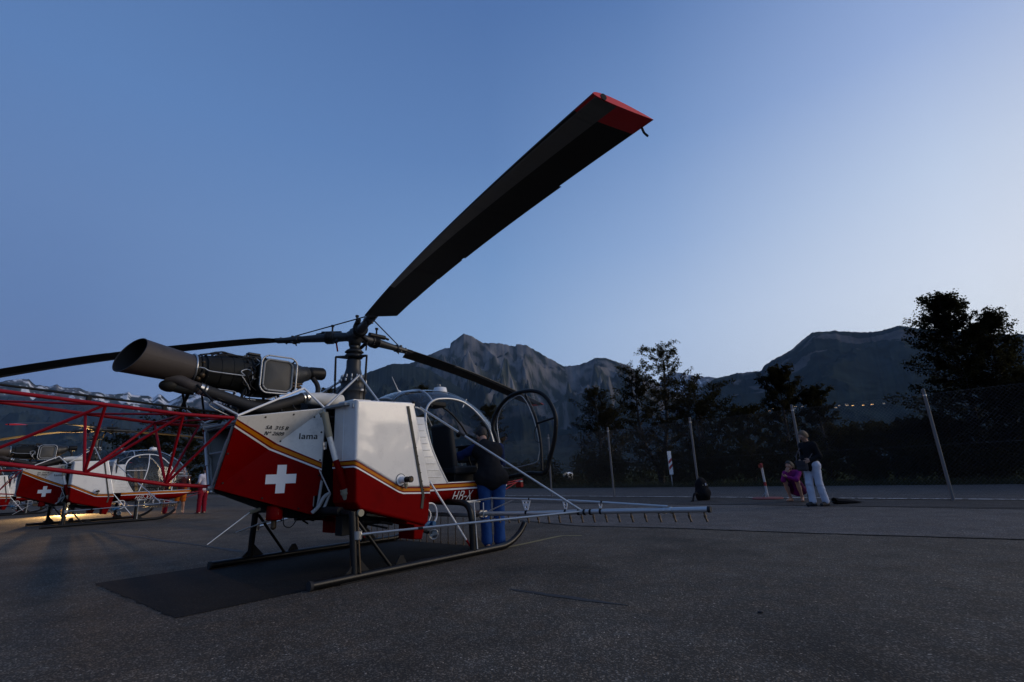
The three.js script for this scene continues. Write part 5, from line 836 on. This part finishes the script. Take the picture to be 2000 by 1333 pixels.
const sub3 = (a, b) => [a[0] - b[0], a[1] - b[1], a[2] - b[2]], nrm = (a) => { const l = Math.hypot(...a) || 1; return a.map((v) => v / l); }, crs = (a, b) => [a[1] * b[2] - a[2] * b[1], a[2] * b[0] - a[0] * b[2], a[0] * b[1] - a[1] * b[0]];
function hand(wrist, elbow, palmSide, curl) {         // palm and five bent fingers continuing the forearm
  const f = nrm(sub3(wrist, elbow)), s = nrm(crs(f, palmSide)), d = nrm(crs(s, f)), P = (u, v, w) => [0, 1, 2].map((k) => wrist[k] + f[k] * u + s[k] * v + d[k] * w);
  const fs = [cap(P(-0.02, 0, 0), P(0.03, 0, 0), 0.028, 0.026), cap(P(0.03, -0.022, 0), P(0.085, -0.028, 0), 0.018, 0.016), cap(P(0.03, 0, 0), P(0.09, 0, 0), 0.019, 0.016), cap(P(0.03, 0.022, 0), P(0.085, 0.028, 0), 0.018, 0.015)], pts = [P(-0.05, -0.08, -0.08), P(0.2, 0.08, 0.08), P(0.2, -0.09, -0.08), P(-0.05, 0.08, 0.08)];
  [[-0.030, 0.068], [-0.010, 0.078], [0.010, 0.074], [0.030, 0.056]].forEach(([v, L]) => { let p = P(0.088, v, 0), ang = curl * 0.35; for (let k = 0; k < 3; k++) { const l = L * [0.45, 0.32, 0.26][k]; const q = [0, 1, 2].map((m) => p[m] + l * (f[m] * Math.cos(ang) + d[m] * Math.sin(ang))); fs.push(cap(p, q, 0.0095 - k * 0.0007, 0.009 - k * 0.0007)); p = q; ang += curl * 0.6; } });
  fs.push(cap(P(0.015, -0.026, 0.006), P(0.05, -0.052, 0.018), 0.013, 0.011), cap(P(0.05, -0.052, 0.018), P(0.082, -0.058, 0.026 + 0.02 * curl), 0.0105, 0.009));
  const [lo, hi] = hull(pts, 0.01); return nets(union(fs, 0.008), lo, hi, 0.0035);
}
const cloth = (r, g, b, rough = 0.9) => M({ color: rgb(r, g, b), roughness: rough, specularIntensity: 0.25 });
const SKIN = M({ color: rgb(0.36, 0.20, 0.14), roughness: 0.6 });
// joints: hip, knee, ankle, toe, shoulder, elbow, wrist as [right, left]; chest, neck, head points; faces +x
function person(o) {
  const J = o.J, t = thing('person', o.label, 'person', o.pos, o.turn, o.group), k = o.build ?? 1;
  const pel = along(J.hip[0], J.hip[1], 0.5), hd = J.head, fwd = nrm(J.face), upv = nrm(sub3(hd, J.neck)), sidev = nrm(crs(fwd, upv)), F = (u, v, w) => [0, 1, 2].map((m) => hd[m] + fwd[m] * u + upv[m] * v + sidev[m] * w);
  const sleeves = o.sleeve ?? 1, leg = o.legs ?? 1;   // 1 = to wrist / ankle, smaller = shorter
  const torso = (g) => [cap(pel, along(pel, J.chest, 0.45), 0.118 * k + g, 0.112 * k + g), cap(along(pel, J.chest, 0.4), J.chest, 0.112 * k + g, 0.128 * k + g), cap(along(J.hip[0], J.hip[1], 0), J.hip[1], 0.105 * k + g, 0.105 * k + g), cap(along(J.chest, J.shoulder[0], 0.55), along(J.chest, J.shoulder[1], 0.55), 0.098 * k + g, 0.098 * k + g), cap(J.chest, J.neck, 0.085 * k + g, 0.05 + g)];
  const armP = (i, g, c = 1) => { const S = J.shoulder[i], Eb = J.elbow[i], Wr = J.wrist[i], a = [cap(S, c >= 0.5 ? Eb : along(S, Eb, c * 2), 0.056 * k + g, 0.043 + g)]; if (c > 0.5) a.push(cap(Eb, along(Eb, Wr, (c - 0.5) * 2), 0.042 + g, lerp(0.042, 0.028, (c - 0.5) * 2) + g)); return a; };
  const legP = (i, g, c = 1) => { const Hh = J.hip[i], Kn = J.knee[i], An = J.ankle[i], a = [cap(Hh, c >= 0.5 ? Kn : along(Hh, Kn, c * 2), 0.092 * k + g, (c >= 0.5 ? 0.060 : 0.075) + g)]; if (c > 0.5) { const m = Math.min(1, (c - 0.5) * 2); a.push(cap(Kn, along(Kn, An, m * 0.45), 0.060 + g, 0.056 + g), cap(along(Kn, An, 0.3 * m), along(Kn, An, m), 0.056 + g, (o.flare ?? lerp(0.05, 0.040, m)) + g)); } return a; };
  const foot = (i, g) => { const A = J.ankle[i], T = J.toe[i], heel = [A[0] - (T[0] - A[0]) * 0.28, T[1], A[2] - (T[2] - A[2]) * 0.28]; return [cap(A, heel, 0.036 + g, 0.034 + g), cap(heel, T, 0.036 + g, 0.032 + g), cap(A, T, 0.036 + g, 0.030 + g)]; };
  const headF = [ell(F(-0.01, 0.05, 0), [0.098, 0.105, 0.078]), cap(F(0.02, -0.03, 0), F(0.045, -0.065, 0), 0.062, 0.036), cap(F(0.088, 0.03, 0), F(0.108, 0.0, 0), 0.010, 0.015), cap(F(0.0, 0.02, 0.076), F(0.0, -0.01, 0.074), 0.014, 0.011), cap(F(0.0, 0.02, -0.076), F(0.0, -0.01, -0.074), 0.014, 0.011), cap(F(0.082, 0.045, -0.035), F(0.082, 0.045, 0.035), 0.012, 0.012)];
  const neckF = cap(J.neck, F(-0.01, -0.03, 0), 0.055, 0.052);
  const all = [...J.hip, ...J.knee, ...J.ankle, ...J.toe, ...J.shoulder, ...J.elbow, ...J.wrist, J.chest, J.neck], [lo, hi] = hull(all, 0.17);
  const bodyF = union([...torso(-0.012), neckF, ...armP(0, 0), ...armP(1, 0), ...legP(0, -0.006), ...legP(1, -0.006), ...foot(0, -0.008), ...foot(1, -0.008)], 0.03);
  const body = nets(bodyF, lo, hi, 0.016), [hl, hh] = hull([F(-0.12, 0.18, -0.11), F(0.14, -0.13, 0.11), F(0.14, 0.18, 0.11), F(-0.12, -0.13, -0.11), J.neck], 0.03);
  const head = nets(union([...headF, neckF], 0.018), hl, hh, 0.0065);
  const hands = [0, 1].map((i) => hand(J.wrist[i], J.elbow[i], J.palm ? J.palm[i] : [0, 0, i ? 1 : -1], J.curl ?? 0.8));
  part('body', [body, head, ...hands], SKIN, t);
  for (const s of [-1, 1]) part('eye', ball(F(0.086, 0.028, 0.033 * s), 0.0105, 1, 1, 1, 8), mats.black, t);
  part('mouth', cap && rod(F(0.088, -0.042, -0.02), F(0.088, -0.042, 0.02), 0.0045, 0.0045, 6), M({ color: rgb(0.22, 0.07, 0.06), roughness: 0.6 }), t);
  const wr = (x, y, z) => 0.006 * noise(x * 13, y * 17, z * 13) + 0.003 * noise(x * 31, y * 37, z * 31);
  const fold = (f) => (x, y, z) => f(x, y, z) + wr(x, y, z);
  if (o.shirt) { const below = along(pel, J.chest, -0.08); part('shirt', nets(fold(union([cap(below, along(pel, J.chest, 0.3), 0.128 * k, 0.125 * k), ...torso(0.012).slice(o.tuck ? 1 : 0).filter((_, i) => !(o.tuck && i === 1)), ...armP(0, 0.013, sleeves), ...armP(1, 0.013, sleeves)], 0.045)), lo, hi, 0.014), o.shirt, t); }
  if (o.vest) part('vest', nets(fold(union([...torso(0.030), cap(along(pel, J.chest, -0.05), along(pel, J.chest, 0.4), 0.145 * k, 0.148 * k)], 0.05)), lo, hi, 0.015), o.vest, t);
  if (o.trousers) part(o.skirt ? 'skirt' : leg < 0.7 ? 'shorts' : 'trousers', nets(fold(union([cap(J.hip[0], J.hip[1], 0.118 * k, 0.118 * k), cap(pel, along(pel, J.chest, 0.22), 0.125 * k, 0.117 * k), ...legP(0, 0.016, leg), ...legP(1, 0.016, leg)], 0.035)), lo, hi, 0.014), o.trousers, t);
  for (const i of [0, 1]) { const [a, b] = hull([J.ankle[i], J.toe[i]], 0.12); part('shoe', nets((x, y, z) => Math.max(union(foot(i, 0.004), 0.02)(x, y, z), (o.lowShoe ?? 0) && y - J.ankle[i][1] - 0.01), a, b, 0.008), o.shoes ?? mats.rubber, t); }
  { const fs = [ell(F(-0.022, 0.062, 0), [0.104, 0.108, 0.090]), ...(o.hairExtra ? o.hairExtra(F) : [])], fr = nrm(fwd), cut = (x, y, z) => { const q = [x - hd[0], y - hd[1], z - hd[2]], u = q[0] * fwd[0] + q[1] * fwd[1] + q[2] * fwd[2], v = q[0] * upv[0] + q[1] * upv[1] + q[2] * upv[2]; return Math.max(u * 0.9 - v * 0.55 - (o.fringe ?? 0.012), -v - (o.hairLow ?? 0.02)); }; part(o.cap ? 'cap' : 'hair', nets((x, y, z) => Math.max(union(fs, 0.03)(x, y, z) + 0.007 * noise(x * 45, y * 45, z * 45), cut(x, y, z)), hull([hl, hh], 0.06)[0], hull([hl, hh], 0.06)[1], 0.008), o.hair, t); }
  return { t, F };
}
const stand = (o = {}) => ({ hip: [[0, 0.93, 0.09], [0, 0.93, -0.09]], knee: [[0.03, 0.50, 0.10], [0.0, 0.50, -0.10]], ankle: [[0, 0.085, 0.11], [-0.03, 0.085, -0.11]], toe: [[0.17, 0.035, 0.13], [0.14, 0.035, -0.13]], chest: [0, 1.30, 0], neck: [-0.01, 1.47, 0], head: [0.02, 1.60, 0], face: [1, -0.05, 0], shoulder: [[-0.01, 1.41, 0.17], [-0.01, 1.41, -0.17]], elbow: [[-0.04, 1.14, 0.23], [-0.04, 1.14, -0.23]], wrist: [[0.05, 0.90, 0.22], [0.05, 0.90, -0.22]], ...o });
const BLACK = cloth(0.012, 0.012, 0.014), WHITE = cloth(0.50, 0.52, 0.60), DENIM = cloth(0.016, 0.055, 0.19), PLUM = cloth(0.16, 0.015, 0.12), REDC = cloth(0.20, 0.008, 0.02), ORANGE = cloth(0.45, 0.11, 0.008), NAVY = cloth(0.010, 0.020, 0.075), BROWN = M({ color: rgb(0.10, 0.062, 0.035), roughness: 0.7 }), DARKHAIR = M({ color: rgb(0.016, 0.012, 0.010), roughness: 0.7 });
// standing woman by the fence, seen from her left side, looking down at her hands
person({ label: 'person in black top and white trousers standing by the fence with a shoulder bag', pos: [7.06, 0.012, -12.06], turn: Math.PI + 0.35, build: 1.02,
  J: stand({ head: [0.075, 1.585, 0], neck: [0.0, 1.47, 0], face: [1, -0.35, 0], chest: [-0.03, 1.28, 0], hip: [[-0.02, 0.92, 0.09], [-0.02, 0.92, -0.09]], knee: [[0.06, 0.50, 0.09], [-0.04, 0.50, -0.09]], ankle: [[0.05, 0.085, 0.09], [-0.13, 0.085, -0.10]], toe: [[0.22, 0.035, 0.10], [0.04, 0.035, -0.12]], elbow: [[-0.06, 1.13, 0.22], [-0.06, 1.13, -0.22]], wrist: [[0.15, 1.05, 0.13], [0.15, 1.05, -0.13]] }),
  shirt: BLACK, trousers: WHITE, legs: 0.97, flare: 0.062, hair: BROWN, hairLow: 0.045, shoes: mats.rubber, lowShoe: 1, hairExtra: (F) => [ell(F(-0.05, 0.03, 0), [0.10, 0.10, 0.095])] });
{ const b = thing('shoulder_bag', 'grey shoulder bag hanging in front of the standing person', 'bag', [6.83, 0, -12.08], Math.PI + 0.35);
  part('pouch', [box([0.0, 0.93, -0.04], [0.11, 0.24, 0.28], 0.05)], cloth(0.06, 0.05, 0.052), b);
  part('flap', [box([0.05, 0.99, -0.04], [0.03, 0.13, 0.27], 0.014)], cloth(0.05, 0.042, 0.044), b);
  part('strap', pipe([[0.0, 1.03, -0.17], [-0.12, 1.15, -0.21], [-0.32, 1.36, -0.20], [-0.30, 1.48, -0.10], [-0.22, 1.46, -0.03], [-0.06, 1.22, 0.10], [0.0, 1.03, 0.10]], 0.011, 50, 6), cloth(0.13, 0.10, 0.10), b); }
// crouching person
person({ label: 'person in purple top crouching beside the fence with a hand at the face', pos: [7.50, 0.012, -13.72], turn: -2.35,
  J: { hip: [[-0.16, 0.28, 0.10], [-0.16, 0.28, -0.10]], knee: [[0.20, 0.50, 0.17], [0.22, 0.52, -0.13]], ankle: [[0.02, 0.09, 0.16], [0.03, 0.09, -0.13]], toe: [[0.19, 0.036, 0.20], [0.20, 0.036, -0.17]], chest: [0.06, 0.66, 0], neck: [0.13, 0.80, 0], head: [0.20, 0.90, 0], face: [1, -0.12, 0.1], shoulder: [[0.09, 0.74, 0.17], [0.09, 0.74, -0.17]], elbow: [[0.30, 0.56, 0.18], [0.30, 0.57, -0.14]], wrist: [[0.32, 0.76, 0.07], [0.36, 0.64, 0.04]], palm: [[-1, 0, 0], [0, 1, 0]], curl: 1.0 },
  shirt: PLUM, trousers: cloth(0.07, 0.01, 0.05), skirt: true, legs: 0.38, hair: DARKHAIR, hairLow: 0.09, hairExtra: (F) => [ell(F(-0.06, 0.0, 0), [0.09, 0.13, 0.10])], shoes: mats.rubber });
// man leaning into the cockpit
{ const hx = (a, s) => [HX + 0.6262 * a + 0.7797 * s, HZ - 0.7797 * a + 0.6262 * s], [px, pz] = hx(1.78, 0.93);
  person({ label: 'person in blue jeans and black vest leaning into the open cockpit', pos: [px, 0.004, pz], turn: PSI + 0.85, build: 1.08,
    J: stand({ hip: [[-0.02, 0.95, 0.11], [-0.02, 0.95, -0.11]], knee: [[0.03, 0.50, 0.10], [0.02, 0.50, -0.095]], ankle: [[-0.03, 0.09, 0.095], [-0.05, 0.09, -0.09]], toe: [[0.14, 0.036, 0.12], [0.12, 0.036, -0.12]], chest: [0.10, 1.29, -0.04], neck: [0.18, 1.45, -0.07], head: [0.27, 1.56, -0.10], face: [0.75, -0.5, -0.45], shoulder: [[0.14, 1.38, 0.15], [0.14, 1.38, -0.23]], elbow: [[0.30, 1.16, 0.20], [0.20, 1.28, -0.46]], wrist: [[0.52, 1.14, 0.08], [0.28, 1.20, -0.72]], palm: [[0, -1, 0], [0, -1, 0]], curl: 0.6 }),
    shirt: NAVY, vest: BLACK, trousers: DENIM, legs: 1, flare: 0.066, hair: DARKHAIR, hairLow: 0.03, shoes: M({ color: rgb(0.05, 0.008, 0.008), roughness: 0.7 }) }); }
// three people beyond the middle helicopter
person({ label: 'person in white shirt and red trousers standing in profile under the tail lattice', pos: [-12.35, 0, -19.75], turn: Math.PI - 0.5, J: stand({ elbow: [[-0.02, 1.13, 0.22], [-0.02, 1.13, -0.22]], wrist: [[0.20, 1.10, 0.10], [0.20, 1.12, -0.10]], head: [0.02, 1.62, 0] }), shirt: cloth(0.55, 0.53, 0.60), sleeve: 0.42, trousers: REDC, hair: DARKHAIR, flare: 0.06, shoes: mats.rubber });
person({ label: 'person in orange shorts standing behind the nose of the middle helicopter', pos: [-13.55, 0, -20.25], turn: -1.2, J: stand({ ankle: [[0, 0.085, 0.14], [-0.03, 0.085, -0.14]], toe: [[0.17, 0.035, 0.17], [0.14, 0.035, -0.17]] }), shirt: cloth(0.10, 0.02, 0.02), sleeve: 0.42, trousers: ORANGE, legs: 0.48, hair: DARKHAIR, shoes: cloth(0.06, 0.07, 0.04) });
person({ label: 'person in dark red trousers mostly hidden behind the middle helicopter', pos: [-14.25, 0, -20.45], turn: 0.6, J: stand(), shirt: cloth(0.03, 0.03, 0.04), trousers: REDC, hair: BROWN, flare: 0.06 });

// ---------------------------------------------------------------- things by the fence
{
  const b = thing('backpack', 'black backpack standing on the ground against a fence post', 'backpack', [5.72, 0.012, -15.75], 0.5);
  const bag = (g, c) => nets(g, [-0.34, -0.05, -0.26], [0.34, 0.75, 0.30], c);
  part('pack', bag((x, y, z) => union([ell([0, 0.20, 0], [0.27, 0.24, 0.19]), ell([0, 0.42, -0.01], [0.22, 0.25, 0.16]), cap([-0.17, 0.07, 0], [0.17, 0.07, 0], 0.085, 0.085)], 0.06)(x, y, z) + 0.01 * noise(x * 14, y * 14, z * 14), 0.016), cloth(0.008, 0.008, 0.010), b);
  part('front_pocket', bag(ell([0, 0.22, 0.16], [0.17, 0.15, 0.07]), 0.012), cloth(0.010, 0.010, 0.012), b);
  part('badge', box([0.01, 0.47, 0.152], [0.05, 0.075, 0.012], 0.004), M({ color: rgb(0.30, 0.36, 0.45), roughness: 0.4 }), b);
  part('buckle', [box([-0.09, 0.45, 0.135], [0.025, 0.03, 0.012], 0.004), box([0.10, 0.45, 0.13], [0.025, 0.03, 0.012], 0.004)], mats.khaki, b);
  part('hip_belt', [pipe([[-0.22, 0.12, 0.05], [-0.38, 0.22, 0.10], [-0.50, 0.20, 0.12], [-0.58, 0.10, 0.14], [-0.66, 0.02, 0.18]], 0.032, 26, 8), pipe([[-0.66, 0.03, 0.18], [-0.78, 0.02, 0.22]], 0.014, 8, 6)], cloth(0.008, 0.008, 0.010), b);
  part('top_handle', pipe([[-0.05, 0.64, -0.05], [0, 0.70, -0.06], [0.05, 0.64, -0.05]], 0.010, 12, 6), mats.rubber, b);
}
{
  const s = thing('barrier_stand', 'leaning white and red barrier post on a flat red base', 'barrier', [7.42, 0.012, -15.2], 0.8);
  part('base', [lathe([[0.001, 0], [0.42, 0], [0.43, 0.3], [0.40, 0.8], [0.12, 1], [0.001, 1]], [0, 0, 0], [0, 0.055, 0], 32)], M({ color: rgb(0.19, 0.05, 0.05), roughness: 0.85, map: grime.map }), s);
  part('socket', [rod([0, 0.05, 0], [-0.01, 0.16, 0], 0.05, 0.045, 16), rod([-0.14, 0.05, 0], [-0.03, 0.22, 0], 0.014), rod([0.0, 0.05, -0.13], [-0.02, 0.22, 0], 0.014)], mats.greyFrame, s);
  const p = (k) => [-0.02 - 0.10 * k, 0.1 + 0.92 * k, 0.02];
  part('pole', rod(p(0), p(1), 0.032, 0.032, 16), M({ color: rgb(0.55, 0.55, 0.55), roughness: 0.5, map: grime.map }), s);
  part('red_band', [rod(p(0.94), p(1.005), 0.0345, 0.0345, 16), rod(p(0.30), p(0.42), 0.0345, 0.0345, 16)], M({ color: rgb(0.36, 0.02, 0.02), roughness: 0.6 }), s);
  part('warning_light', [rod([-0.19, 0.90, 0.02], [-0.19, 0.99, 0.02], 0.06, 0.06, 18), rod([-0.19, 0.94, 0.02], p(0.92), 0.014)], M({ color: rgb(0.16, 0.006, 0.008), roughness: 0.4 }), s);
}
{
  const u = thing('folded_umbrella', 'folded black umbrella lying on the ground behind the standing person', 'umbrella', [7.62, 0.015, -12.35], -0.05);
  part('canopy', gridSurface(20, 24, (t, v) => { const a = v * 6.283, r = (0.012 + 0.085 * Math.pow(1 - t, 0.8)) * (1 + 0.13 * Math.sin(a * 8)); return [t * 0.62, Math.max(0.004, 0.07 * (1 - t * 0.6) + r * Math.sin(a) * 0.8), r * Math.cos(a) * 1.3]; }), BLACK, u);
  part('tip', rod([0.60, 0.03, 0], [0.72, 0.02, 0], 0.006, 0.004), mats.gear, u);
  part('handle', pipe([[0.02, 0.06, 0], [-0.14, 0.05, 0], [-0.22, 0.05, 0.02], [-0.24, 0.05, 0.08]], 0.011, 16, 8), mats.gear, u);
}
{
  const m = thing('marker_post', 'red and white striped marker board on a post across the road', 'marker post', [8.75, -0.06, -28.6], 0.35);
  part('post', rod([0, 0, 0], [0, 1.0, 0], 0.03, 0.03, 12), mats.greyFrame, m);
  const bd = part('board', box([0, 1.38, 0.035], [0.25, 1.30, 0.025], 0.006), mats.stripeWhite, m);
  for (const y of [0.98, 1.30]) part('red_stripe', slab([[-0.122, y], [0.122, y + 0.20], [0.122, y + 0.36], [-0.122, y + 0.16]], 0.0485, 0.0510), M({ color: rgb(0.30, 0.02, 0.03), roughness: 0.5 }), bd);
}
{
  const gh = thing('polytunnel', 'small white arched roof glimpsed between trees left of the fence', 'polytunnel', [8.9, -0.08, -88], 0.7); gh.scale.setScalar(0.55);
  part('cover', gridSurface(10, 20, (t, v) => [lerp(-1.1, 1.1, t), 0.9 * Math.sin(v * Math.PI) + 1.25, 1.1 * Math.cos(v * Math.PI)]), mats.stripeWhite, gh);
  part('side_wall', box([0, 0.62, 0], [2.2, 1.25, 2.15], 0.02), mats.greyFrame, gh);
}
{ // village on the right-hand mountainside: small houses, some windows lit
  seed = 333; const wall = M({ color: rgb(0.35, 0.33, 0.30), roughness: 0.9 }), roof = M({ color: rgb(0.06, 0.045, 0.04), roughness: 0.9 });
  const glow = [[1, 0.50, 0.10, 5], [1, 0.60, 0.16, 1.6], [1, 0.72, 0.32, 0.8]].map((c) => M({ color: rgb(0.1, 0.1, 0.1), emissive: rgb(c[0], c[1], c[2]), emissiveIntensity: c[3] }));
  const spots = [[28.4, 0.0945], [28.9, 0.095], [29.3, 0.0965], [29.5, 0.0944], [29.9, 0.094], [30.3, 0.0935], [30.6, 0.0965], [31.5, 0.090], [32.9, 0.092], [33.4, 0.0893], [33.7, 0.0923], [34.3, 0.0929], [34.35, 0.0915], [34.8, 0.0905], [35.6, 0.0895], [36.3, 0.089], [37.2, 0.0888], [27.6, 0.094], [30.0, 0.0975], [28.0, 0.0975]];
  for (const [az, el] of spots) {
    const at = ridges.right; let tt = 0.05; for (let k = 0; k < 400; k++) { const p = at(az, tt); if (p[1] - 0.98 >= el * Math.hypot(p[0], p[2])) break; tt += 0.0015; }
    const p = at(az, tt), yaw = az / 57.3, big = az > 31, hN = thing('village_house', big ? 'lit house of the village strung along the dark mountainside' : 'lit house of the village cluster left of the standing person', 'house', [p[0], p[1] - 3, p[2]], -yaw, big ? 'houses strung along the mountainside' : 'houses clustered on the mountainside');
    const w = rr(10, 15), hgt = rr(8, 11);
    part('wall', box([0, hgt / 2, 0], [w, hgt, 10], 0.05), wall, hN);
    part('roof', slab([[-w * 0.56, hgt], [w * 0.56, hgt], [0, hgt + 4]], -5.6, 5.6), roof, hN);
    const m = glow[Math.floor(rnd() * 3)], sz = big ? rr(1.5, 2.4) : rr(0.9, 1.4);
    for (const x of [-w * 0.25, w * 0.25]) part('lit_window', new THREE.PlaneGeometry(sz, sz).translate(x, hgt * 0.6, 5.06), m, hN);
  }
}
renderer.render(scene, camera);
